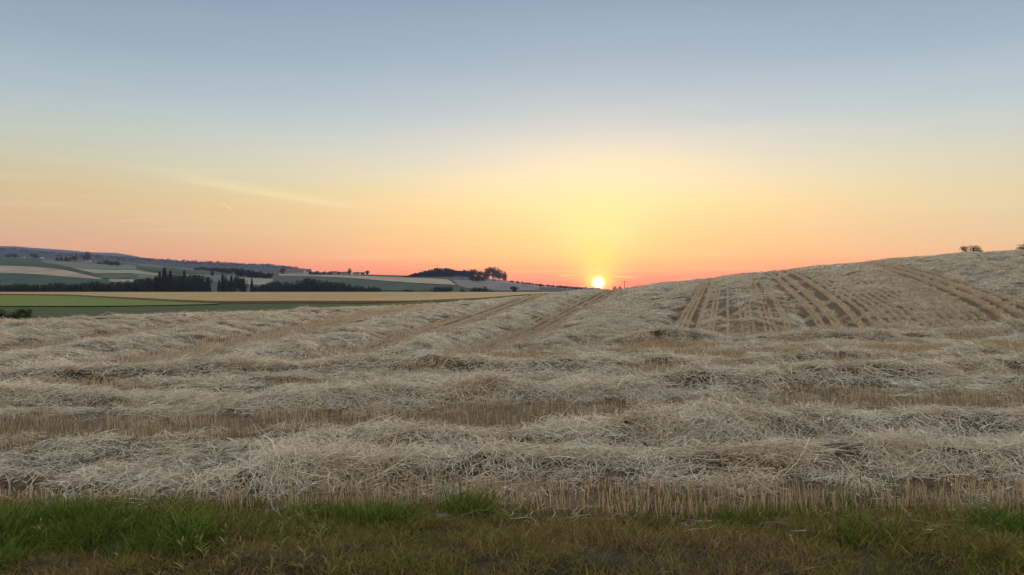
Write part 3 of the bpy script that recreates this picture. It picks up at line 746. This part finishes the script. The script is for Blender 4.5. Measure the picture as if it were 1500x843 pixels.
# standing wheat: a solid stand about 0.85 m high, with a ragged front face, its shade put into the colour
wf = resn(np.array([hit(p, r, 230 if p > 600 else (212 if p > 350 else 95), 600)[:2] for p, r in WF]), 700)
wb = np.stack([U(750+F*wf[:, 0]/wf[:, 1])*470, np.full(len(wf), 470.)], 1)
Hh = .85
w = np.linspace(0, 1, 40)[:, None, None]; P = wf[None]*(1-w)+wb[None]*w
Zt = T(P[..., 0], P[..., 1])+Hh+.10*fbm(P[..., 0]/.8, P[..., 1]/.8, 97)
V, Fc = grid(P[..., 0], P[..., 1], Zt)
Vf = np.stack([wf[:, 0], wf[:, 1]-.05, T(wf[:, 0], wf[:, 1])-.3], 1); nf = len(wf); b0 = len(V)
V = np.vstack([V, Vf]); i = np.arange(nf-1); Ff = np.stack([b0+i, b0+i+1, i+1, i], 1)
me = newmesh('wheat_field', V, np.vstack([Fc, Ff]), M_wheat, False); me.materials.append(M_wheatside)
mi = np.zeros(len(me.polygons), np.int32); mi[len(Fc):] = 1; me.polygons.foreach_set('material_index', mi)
obj('wheat_field', me, kind='structure', label='standing golden wheat field with a dark front edge', cat='field')

# ------------------------------------------------------------------ patchwork on the far hillside
def fm(n, c1, c2): return mat(n, tuple(v*.82 for v in c1), tuple(v*1.15 for v in c2), scale=.06, stretch=(1,.18,1))
F_dg = fm('field_dark_green', (.020,.050,.022), (.032,.062,.028)); F_be = fm('field_beige', (.33,.25,.175), (.40,.31,.22))
F_lg = fm('field_grey_green', (.12,.135,.085), (.16,.165,.11)); F_gr = fm('field_green', (.055,.095,.04), (.08,.115,.05))
F_pa = fm('field_pale', (.25,.235,.17), (.31,.28,.21)); F_te = fm('field_teal', (.035,.062,.035), (.05,.078,.045)); F_mv = fm('field_fallow', (.17,.15,.13), (.21,.18,.16))
FH = [
 ('dark green field on the crown of the far left hill', F_dg, [(-300,382),(0,389),(50,391.2),(90,395),(118,399.2)], [(-300,371),(0,378),(60,380),(90,388),(118,398.8)], .5),
 ('long beige field across the far left hillside', F_be, [(-300,394),(0,400.5),(50,402.5),(100,406.5),(150,410)], [(-300,382.5),(0,389.5),(50,391.6),(90,395.4),(150,409)], .5),
 ('dark teal field below the long beige one', F_te, [(-300,418),(0,419),(60,419),(110,419),(160,419)], [(-300,395),(0,401),(50,403),(100,407),(160,411)], .5),
 ('grey green field right of the crown of the hill', F_lg, [(62,385),(105,392.5),(150,396),(200,396)], [(62,381.4),(105,384.5),(150,388),(200,390)], .5),
 ('pale beige field slanting down the hillside', F_pa, [(107,394),(140,401.8),(190,401.3),(230,404)], [(106,393),(150,396.4),(200,396.6),(232,402.5)], .55),
 ('mid green field under the pale slanting field', F_gr, [(120,400),(150,408.8),(172,409),(200,408)], [(119,399.4),(142,402.4),(172,402.2),(205,402.6)], .6),
 ('pale patch in front of the conifers', F_pa, [(160,413.5),(178,414.5),(196,414)], [(160,409.4),(178,409.6),(196,409.8)], .5),
 ('dark green domed field left of the far wood', F_dg, [(198,390.6),(214,396),(240,400.5),(292,402.5)], [(198,386.6),(220,388),(255,392.4),(292,401.2)], .6),
 ('light green field behind the tall conifers', F_lg, [(190,409),(240,411),(300,413),(345,415)], [(200,398.5),(240,401.2),(292,403),(345,405)], .5),
 ('pale field behind the gap in the conifers', F_pa, [(350,417),(375,418),(400,418)], [(350,407),(375,408),(400,409.5)], .5),
 ('pale strip under the distant village', F_pa, [(408,404.6),(450,405.6),(500,407.4)], [(408,402.2),(450,403),(500,403.9)], .6),
 ('wide mauve beige field on the middle hill', F_be, [(480,406.4),(520,409),(560,412.4),(620,416.4),(668,419)], [(480,404),(520,405),(560,406.4),(600,408),(655,410.4)], .7),
 ('teal field along the foot of the middle hill', F_te, [(480,425),(540,426),(600,427),(660,427)], [(480,407),(520,409.6),(560,413),(620,417)], .55),
 ('thin pale field below the hilltop wood', F_pa, [(598,405.4),(630,405.8),(660,406),(682,406.2)], [(598,404.2),(630,404.4),(660,404.5),(682,404.8)], .7),
 ('fallow mauve field on the right flank of the middle hill', F_mv, [(672,420),(700,427),(745,427),(790,427)], [(662,410.8),(700,412),(745,414),(790,420)], .6),
 ('pale grass strip between the big hilltop trees', F_pa, [(710,408.4),(725,409.2),(742,412.2)], [(710,406.6),(725,407.6),(742,411.2)], .8)]
for lab, m, pf, pb, lf in FH: field('far_field', pf, pb, m, 585, 1330, lf, lab, nu=60, nv=20)

# ------------------------------------------------------------------ trees
def crown_mesh(name, kind, n, seed, m, leaf):
    r = np.random.default_rng(seed); P = []
    if kind == 'round':
        L = [(r.normal(0, .17), r.normal(0, .17), r.uniform(.25, .78), r.uniform(.16, .25)) for _ in range(14)]+[(0,0,.5,.28),(0,0,.3,.25)]
        for _ in range(n):
            c = L[r.integers(0, len(L))]; d = r.normal(size=3); d /= np.linalg.norm(d); q = c[3]*r.uniform(.45, 1.05)
            P.append((c[0]+d[0]*q, c[1]+d[1]*q, c[2]+d[2]*q*.95))
    elif kind == 'conifer':
        for _ in range(n):
            h = r.uniform(.08, 1)**.85; lay_ = (h*9) % 1; w_ = .24*(1-h)**.85*(.6+.6*(1-lay_))+.012; a = r.uniform(0, 6.283); q = w_*math.sqrt(r.uniform(.15, 1))
            P.append((q*math.cos(a), q*math.sin(a), h-.25*q))
    else:   # low spreading shrub
        L = [(r.normal(0, .34), r.normal(0, .2), r.uniform(.12, .6), r.uniform(.16, .3)) for _ in range(11)]
        for _ in range(n):
            c = L[r.integers(0, len(L))]; d = r.normal(size=3); d /= np.linalg.norm(d); q = c[3]*r.uniform(.3, 1.1)
            P.append((c[0]+d[0]*q, c[1]+d[1]*q, max(.02, c[2]+d[2]*q)))
    P = np.array(P); n = len(P)
    if kind != 'conifer':
        P[:, :2] -= P[:, :2].mean(0); P[:, 2] -= P[:, 2].min()-(.14 if kind == 'round' else .02); P[:, 2] /= P[:, 2].max(); P[:, :2] /= 2*np.percentile(np.abs(P[:, 0]), 99)
    a = r.normal(size=(n, 3)); a /= np.linalg.norm(a, axis=1)[:, None]; b = np.cross(a, r.normal(size=(n, 3))); b /= np.linalg.norm(b, axis=1)[:, None]
    if kind == 'conifer':
        a = np.stack([P[:, 0], P[:, 1], -.35*np.hypot(P[:, 0], P[:, 1])], 1); a /= np.linalg.norm(a, axis=1)[:, None]+1e-9
        b = np.cross(a, [0, 0, 1.]); b += r.normal(0, .4, b.shape)
    s = leaf*r.uniform(.6, 1.3, n)[:, None]
    V = np.stack([P-a*s, P+b*s*.6, P+a*s, P-b*s*.6], 1).reshape(-1, 3); Fc = np.arange(4*n).reshape(n, 4)
    me = newmesh(name, V, Fc, m); setattr_pt(me, 'tint', 'FLOAT', np.repeat(r.uniform(0, 1, n), 4)); return me
def trunk_mesh(name, kind, seed):
    r = np.random.default_rng(seed)
    if kind == 'shrub':
        V, Fc = [], []
        for k in range(9):
            a = r.uniform(0, 6.28); l = r.uniform(.35, .8); e_ = (.55*l*math.cos(a), .35*l*math.sin(a), l)
            v, f = tube([(.04*math.cos(a), .04*math.sin(a), -.1), (e_[0]*.5, e_[1]*.5, l*.6), e_], [.02, .014, .005], 4); o_ = len(V); V += v; Fc += [tuple(i+o_ for i in q) for q in f]
        return newmesh(name, V, Fc, M_bark)
    top = .95 if kind == 'conifer' else .6
    V, Fc = tube([(0,0,-.06),(.005,0,.15),(.01,.008,top*.6),(0,0,top)], [.03,.024,.014,.003], 6)
    if kind == 'round':
        for k in range(6):
            a = k*1.05+r.uniform(0, .4); z0 = r.uniform(.2, .4); l = r.uniform(.18, .3)
            v, f = tube([(0,0,z0),(l*.5*math.cos(a), l*.5*math.sin(a), z0+l*.6),(l*math.cos(a), l*math.sin(a), z0+l*1.1)], [.012,.008,.003], 4)
            o_ = len(V); V += v; Fc += [tuple(i+o_ for i in q) for q in f]
    return newmesh(name, V, Fc, M_bark)
CR = {'round': [crown_mesh('crown', 'round', 1100, 40+i, M_leaf, .045) for i in range(5)],
      'conifer': [crown_mesh('crown', 'conifer', 1100, 50+i, M_conif, .05) for i in range(5)],
      'shrub': [crown_mesh('crown', 'shrub', 700, 60+i, M_leaf, .05) for i in range(3)],
      'scrub': [crown_mesh('crown', 'shrub', 1000, 75+i, M_shrub, .036) for i in range(3)],
      'bush': [crown_mesh('crown', 'shrub', 1500, 70+i, M_shrub, .035) for i in range(3)]}
TR = {k: [trunk_mesh('trunk', 'shrub' if k in ('bush', 'scrub') else k, 80+i) for i in range(3)] for k in CR}
NAMES = {'round': 'broadleaf_tree', 'conifer': 'spruce_tree', 'shrub': 'shrub', 'bush': 'bush', 'scrub': 'bush'}
def tree(kind, x, y, z, h, wd, label, group=None, var=None):
    v = var if var is not None else random.randrange(99)
    e = obj(NAMES[kind], None, loc=(x, y, z), label=label, cat='bush' if kind in ('bush', 'shrub', 'scrub') else 'tree', group=group)
    e.rotation_euler.z = random.uniform(0, 6.28) if kind in ('round', 'conifer') else random.choice((0, .3, 2.9, 3.14)); e.scale = (wd, wd, h)
    t_ = TR[kind][v % 3]; c = CR[kind][v % len(CR[kind])]
    obj('stems' if kind in ('bush', 'shrub', 'scrub') else 'trunk', t_, e); o = obj('crown', c, e); return e
def tree_px(kind, px, top, y, label, group=None, wpx=None, var=None, base=None):
    """a tree at a given distance whose top reaches a photo row"""
    x = float(U(px))*y; z = float(T(x, y)) if base is None else base
    h = float(zz(top, y))-z; k = {'round': 1.0, 'conifer': 1.0, 'shrub': .95, 'bush': .95}[kind]
    w_ = (wpx/F*y/{'round': 1.0, 'conifer': .48, 'shrub': 1.0, 'bush': 1.0}[kind]) if wpx else h*{'round': .75, 'conifer': 1.0, 'shrub': 1.3, 'bush': 1.6}[kind]
    return tree(kind, x, y, z, max(h, .6), w_, label, group, var)
VL = 'dark tree in the long unbroken row along the valley behind the wheat'
sk_px = [-260,-120,0,20,60,80,90,100,125,133,145,190,205,225,236,240,246,255,262,270,276,290,300,308]
sk_tp = [412,414,417,415,417,415,412,417,415,410,413,413,408,407,402,404,402,400,402,402,401,403,404,407]
px = -250.
while px < 306:
    top = float(np.interp(px, sk_px, sk_tp))+random.uniform(-.5, 3)
    kd = 'conifer' if random.random() < (.4 if px > 190 else .15) else 'round'
    tree_px(kd, px, top, random.uniform(495, 545), VL, 'trees along the valley floor'); px += random.uniform(3.2, 6)
tree_px('conifer', 241, 392.5, 500, 'tallest spruce standing out of the valley tree row', wpx=17)
tree_px('conifer', 250, 397, 505, 'spruce just right of the tallest one in the valley row', wpx=13)
tree_px('conifer', 270, 397, 505, 'lone pointed spruce top between the tall pair and the gap', wpx=12)
tree_px('conifer', 234, 398, 510, 'spruce just left of the tallest one in the valley row', wpx=12)
for p, tp, kd, w_ in ((321,410,'conifer',9),(326,402,'conifer',10),(332,403,'round',13),(339,404,'conifer',10),(346,405,'round',14),(353,405,'round',13),(358,407,'round',9)):
    tree_px(kd, p, tp, random.uniform(500, 530), 'dark tree in the separate clump right of the gap in the valley row', 'trees in the clump right of the gap', wpx=w_)
tree_px('conifer', 369, 408, 515, 'slim solitary tree right of the valley clump', wpx=8)
sk2 = ([363,378,392,402,412,430,445,452,462,472,485,498,515,535,560], [420,417,414,411,412,413,408,406.5,409,410,412,413,417,419,421])
px = 374.
while px < 560:
    tree_px('round' if random.random() < .8 else 'conifer', px, float(np.interp(px, *sk2))+random.uniform(-.3, 2), random.uniform(500, 550), 'hazy tree in the lower right run of the valley tree row', 'trees along the lower valley row'); px += random.uniform(4, 7)
for p, tp, w_, l in ((596,424,18,'low dark shrub right of the valley trees'),(640,420,18,'left half of the dark hedge clump at the wheat horizon'),(654,419.5,18,'right half of the dark hedge clump at the wheat horizon'),
                     (678,423,14,'small dark shrub between the two hedge clumps'),(696,421,16,'shrub at the left end of the grey hedge clump'),(706,420,16,'tallest shrub of the grey hedge clump'),(716,422.5,14,'shrub at the right end of the grey hedge clump')):
    tree_px('round', p, tp, 540, l, wpx=w_*1.25)
tree_px('round', 753, 419.5, 440, 'dark bush standing alone on the wheat horizon left of the sun', wpx=15)
# hillside trees
def on_hill(px_, row, y0=590, y1=1310): return hit(px_, row, y0, y1)
def hill_tree(kind, px_, base, top, wpx, label, group=None):
    p = on_hill(px_, base); h_ = float(zz(top, p[1]))-p[2]; tree_px(kind, px_, top, p[1], label, group, wpx=wpx, base=p[2]-.5-(.16*h_ if kind == 'round' else 0))
for p, b, tp, w_, kd, l in ((12,377.5,372.5,9,'round','left dark tree of the pair on the far left hilltop'),(21,377.5,371.5,11,'round','right dark tree of the pair on the far left hilltop'),
    (51,379,371.5,12,'round','round dark tree beside the white farm sheds on the hilltop'),(110,383,373,8,'round','narrow dark tree left of the tall hilltop tree'),(127,384,368.5,14,'round','tall round tree above the white farmhouse'),
    (84,382,377,7,'conifer','first small spruce of the hedge left of the farmhouse'),(90,382.5,376.5,7,'conifer','second small spruce of the hedge left of the farmhouse'),(97,383,376.5,7,'conifer','third small spruce of the hedge left of the farmhouse'),(103,383,377,7,'round','rounded tree closing the hedge left of the farmhouse'),
    (146,387,383,12,'shrub','low dark shrub right of the farmhouse'),(156,388.5,380.5,10,'round','taller tree of the clump right of the farmhouse'),(164,389.5,382.5,13,'round','broad tree of the clump right of the farmhouse'),(172,390,382.5,11,'round','rightmost tree of the clump beside the farmhouse'),
    (311,405,398.5,6,'round','small lone tree in the light green field'),(414,402,393,9,'round','dark tree at the left gable of the big pale barn')):
    hill_tree(kd, p, b, tp, w_, l)
for i in range(34):
    p = 288+i*3.3+random.uniform(-1, 1); q = (p-288)/112
    if p < 345: b = np.interp(p, [288,345], [395.5,401]); tp = np.interp(p, [288,300,330,345], [391,390.5,392.5,392])
    else: b = np.interp(p, [345,400], [404,409]); tp = np.interp(p, [345,360,380,400], [391.5,393,397,401])
    hill_tree('round' if random.random() < .7 else 'conifer', p, float(b)+random.uniform(-1, 1.5), float(tp)+random.uniform(0, 2), random.uniform(7, 11), 'blue grey tree in the wood below the far ridge', 'trees of the wood below the far ridge')
for i in range(16):
    p = 456+i*3.4+random.uniform(-1, 1)
    if 497 < p < 512: continue
    hill_tree('round', p, 402.8, 398+random.uniform(-1, 1.5), random.uniform(5, 8), 'small dark tree lining the hamlet on the skyline', 'trees around the skyline hamlet')
hill_tree('round', 512, 403, 393, 8, 'tallest tree over the skyline hamlet'); hill_tree('round', 538, 403, 396.5, 8, 'right end tree of the skyline hamlet'); hill_tree('round', 531, 403, 398.5, 8, 'broad low tree near the right end of the skyline hamlet')
# hilltop wood
wx = [588,600,615,630,640,655,668,680,692]; wt = [404.5,402,398.5,394,391.8,392.5,395.5,396,397]
px = 590.
while px < 694:
    hill_tree('conifer' if random.random() < .8 else 'round', px, 406.0, float(np.interp(px, wx, wt))+random.uniform(-.3, 1.8), random.uniform(5, 7.5), 'spruce of the spiky wood on the middle hilltop', 'spruces of the hilltop wood'); px += random.uniform(1.1, 1.9)
for p, b, tp, w_, l in ((692,411,394.5,18,'big round tree at the left of the hilltop grove'),(702,410.5,397,14,'low tree in the saddle of the hilltop grove'),(713,409,393.5,18,'big tree left of the highest one in the hilltop grove'),
    (722,409,391,20,'highest round tree of the hilltop grove'),(731,410.5,394,18,'large tree right of the highest one in the hilltop grove'),(739,412,398.5,11,'outermost right tree of the hilltop grove'),(697,413,403,20,'broad tree in front of the hilltop grove'),(707,412.5,404,14,'small tree in front of the hilltop grove')):
    hill_tree('round', p, b, tp, w_, l)
for i in range(26):
    p = 748+i*4.1+random.uniform(-1.5, 1.5); b = float(np.interp(p, [745,800,850,870], [414,420.5,425,427]))
    hill_tree('round', p, b, b-2.6-random.uniform(0, 1.8), random.uniform(3.5, 6), 'tiny tree on the low horizon left of the sun', 'trees on the low horizon near the sun')
# forest on the far blue ridge
fc = bpy.data.collections.new('far_trees')
for i in range(3):
    fo = bpy.data.objects.new(f'far_tree_{i}', crown_mesh('far_crown', 'conifer' if i < 2 else 'round', 160, 200+i, M_conif, .09)); fc.objects.link(fo)
n = 2600; u_ = np.linspace(-1.0, .12, n)+rng.uniform(-.0008, .0008, n); y = rng.uniform(2180, 2330, n); x = u_*y; s = rng.uniform(3, 8, n)*(.5+fbm(x/40, y/40, 13))
scatter('far_forest', np.stack([x, y, T(x, y)-2], 1), np.stack([0*s, 0*s, rng.uniform(0, 6, n)], 1), np.stack([s, s, s], 1), rng.integers(0, 3, n), fc, kind='stuff', label='blue grey forest along the far ridge', cat='forest')

# bushes near by
tree_px('bush', 8, 456, 39.5, 'dark green bush at the left edge of the stubble field', wpx=46, var=0)
tree_px('bush', 36, 462, 40.5, 'smaller bush right of the dark green one at the field edge', wpx=28, var=1)
def ridge_bush(px_, top, wpx, y, lab, var):
    x = float(U(px_))*y; z = float(T(x, y))-.05; h = float(zz(top, y))-z
    tree('scrub', x, y, z, h, wpx/F*y, lab, None, var)
ridge_bush(1421, 357.5, 33, 109, 'ragged dark bush alone on the crest of the field', 2)
ridge_bush(1514, 351, 40, 108, 'dark bush cut by the right edge of the picture on the crest', 1)

# ------------------------------------------------------------------ far farmhouses
def house(px_, row, wpx, hpx, depth, wallm, roofm, label, name='farmhouse', rot=0, roofh=.7, y0=590, y1=1315):
    p = on_hill(px_, row, y0, y1); k = p[1]/F; w_, h_ = wpx*k/2, hpx*k
    e = obj(name, None, loc=(p[0], p[1], p[2]-.3), label=label, cat='building'); e.rotation_euler.z = rot; d = depth/2
    V = [(-w_,-d,0),(w_,-d,0),(w_,d,0),(-w_,d,0),(-w_,-d,h_),(w_,-d,h_),(w_,d,h_),(-w_,d,h_),(-w_,0,h_*(1+roofh)),(w_,0,h_*(1+roofh))]
    obj('wall', newmesh('wall', V, [(0,1,5,4),(1,2,6,9,5),(2,3,7,6),(3,0,4,8,7)], wallm), e)
    o = .5; zr = h_*(1+roofh)+.15; ze = h_-.25
    V = [(-w_-o,-d-o,ze),(w_+o,-d-o,ze),(w_+o,0,zr),(-w_-o,0,zr),(-w_-o,d+o,ze),(w_+o,d+o,ze)]
    V += [(a,b,c+.25) for a, b, c in V]
    rf = obj('roof', newmesh('roof', V, [(6,7,8,9),(9,8,11,10),(0,3,2,1),(3,4,5,2),(0,1,7,6),(5,4,10,11),(1,2,8,7),(2,5,11,8),(4,3,9,10),(3,0,6,9)], roofm), e)
    c = .45; z0, z1 = h_*(1+roofh*.5), zr+1.2; V = [(a,b,cz) for cz in (z0, z1) for a, b in ((w_*.4-c,.6-c),(w_*.4+c,.6-c),(w_*.4+c,.6+c),(w_*.4-c,.6+c))]
    obj('chimney', newmesh('chimney', V, [(0,1,5,4),(1,2,6,5),(2,3,7,6),(3,0,4,7),(4,5,6,7)], M_roof), rf)
    nw = max(2, int(w_*2/4))
    wm = newmesh('window', [(-.55,-.06,-.7),(.55,-.06,-.7),(.55,-.06,.7),(-.55,-.06,.7),(-.55,.1,-.7),(.55,.1,-.7),(.55,.1,.7),(-.55,.1,.7)], [(0,1,2,3),(0,4,5,1),(2,6,7,3),(1,5,6,2),(0,3,7,4)], M_glass)
    for i in range(nw): obj('window', wm, e, loc=(-w_+(i+.5)*2*w_/nw, -d-.02, h_*.55))
house(58, 378.9, 10, 1.5, 9, M_white, M_roofd, 'long low white shed beside the round hilltop tree', 'farm_shed', 0, .5)
house(34, 378.2, 5, 1.6, 8, M_white, M_roofd, 'small white shed between the hilltop trees', 'farm_shed', .2, .5)
house(126, 384.2, 13, 2.1, 10, M_white, M_roofd, 'white farmhouse under the tall round tree', 'farmhouse', .1, .7)
house(141, 384.8, 6, 1.8, 8, M_white, M_roofd, 'little white outbuilding right of the farmhouse', 'farm_shed', -.2, .6)
house(432, 402.2, 30, 4.2, 16, M_pinkw, M_roof, 'big pale barn with a reddish roof on the skyline', 'barn', 0, .9)
house(451, 402.3, 9, 4.5, 10, M_white, M_roofd, 'white building at the right gable of the big barn', 'farmhouse', .3, .7)
house(397, 401.8, 9, 2.4, 9, M_white, M_roofd, 'white house left of the big pale barn', 'farmhouse', .2, .8)
house(408, 402.4, 6, 2.0, 8, M_pinkw, M_roof, 'small cream house next to the big pale barn', 'farmhouse', -.2, .8)
house(504, 403, 11, 2.6, 10, M_pinkw, M_roofd, 'cream house in the skyline hamlet', 'farmhouse', .1, .7)
house(522, 403.2, 9, 2.4, 9, M_white, M_roofd, 'white house under the tallest hamlet tree', 'farmhouse', -.1, .7)
house(491, 403, 7, 2.2, 8, M_pinkw, M_roof, 'small house at the left of the hamlet', 'farmhouse', .2, .7)
house(668, 408.2, 9, 1.8, 9, M_white, M_roofd, 'white roofed farm below the hilltop wood', 'farmhouse', .1, .6)
house(677, 408.6, 5, 1.6, 8, M_pinkw, M_roofd, 'small shed right of the farm below the hilltop wood', 'farm_shed', .1, .6)
house(724, 412.8, 4, 1.9, 6, M_white, M_roofd, 'tiny white hut below the hilltop grove', 'farm_shed', .1, .6)

# ------------------------------------------------------------------ utility pole on the horizon right of the sun
def pole(px_, top, y, lab):
    x = float(U(px_))*y; z = float(T(x, y))-.5; h = float(zz(top, y))-z
    e = obj('utility_pole', None, loc=(x, y, z), label=lab, cat='pole')
    V, Fc = tube([(0,0,0),(0,0,h*.5),(0,0,h)], [.16,.13,.10], 8); obj('post', newmesh('post', V, Fc, M_wood), e)
    V, Fc = tube([(-1.3,0,h-.7),(1.3,0,h-.7)], [.09,.09], 6); obj('crossarm', newmesh('crossarm', V, Fc, M_wood), e)
    for q in (-1.1, 0, 1.1):
        V, Fc = tube([(q,0,h-.62),(q,0,h-.45),(q,0,h-.3)], [.05,.09,.04], 6); obj('insulator', newmesh('insulator', V, Fc, M_roofd), e)
    return x, y, z+h-.3
pole(915, 411, 330, 'slender utility pole on the skyline right of the sun')
tree_px('shrub', 901, 418.5, 300, 'low dark shrub between the sun and the utility pole', wpx=7)
tree_px('shrub', 908, 419, 300, 'tiny shrub just left of the utility pole', wpx=5)

# ------------------------------------------------------------------ haze over the whole countryside
def box(name, a, b, m):
    (x0, y0, z0), (x1, y1, z1) = a, b
    V = [(x0,y0,z0),(x1,y0,z0),(x1,y1,z0),(x0,y1,z0),(x0,y0,z1),(x1,y0,z1),(x1,y1,z1),(x0,y1,z1)]
    return newmesh(name, V, [(0,3,2,1),(4,5,6,7),(0,1,5,4),(1,2,6,5),(2,3,7,6),(3,0,4,7)], m)
hm = bpy.data.materials.new('haze_air'); hm.use_nodes = True; hm.node_tree.nodes.clear()
pv = N(hm.node_tree, 'ShaderNodeVolumePrincipled'); pv.inputs['Color'].default_value = (.44,.58,1.0,1); pv.inputs['Density'].default_value = 0.75e-4; pv.inputs['Anisotropy'].default_value = .2
ho = N(hm.node_tree, 'ShaderNodeOutputMaterial'); hm.node_tree.links.new(pv.outputs[0], ho.inputs['Volume'])
hz_ = obj('haze', box('haze', (-7800,-320,-20), (7800,4050,330), hm), kind='stuff', label='thin blue evening haze over the valley', cat='haze')
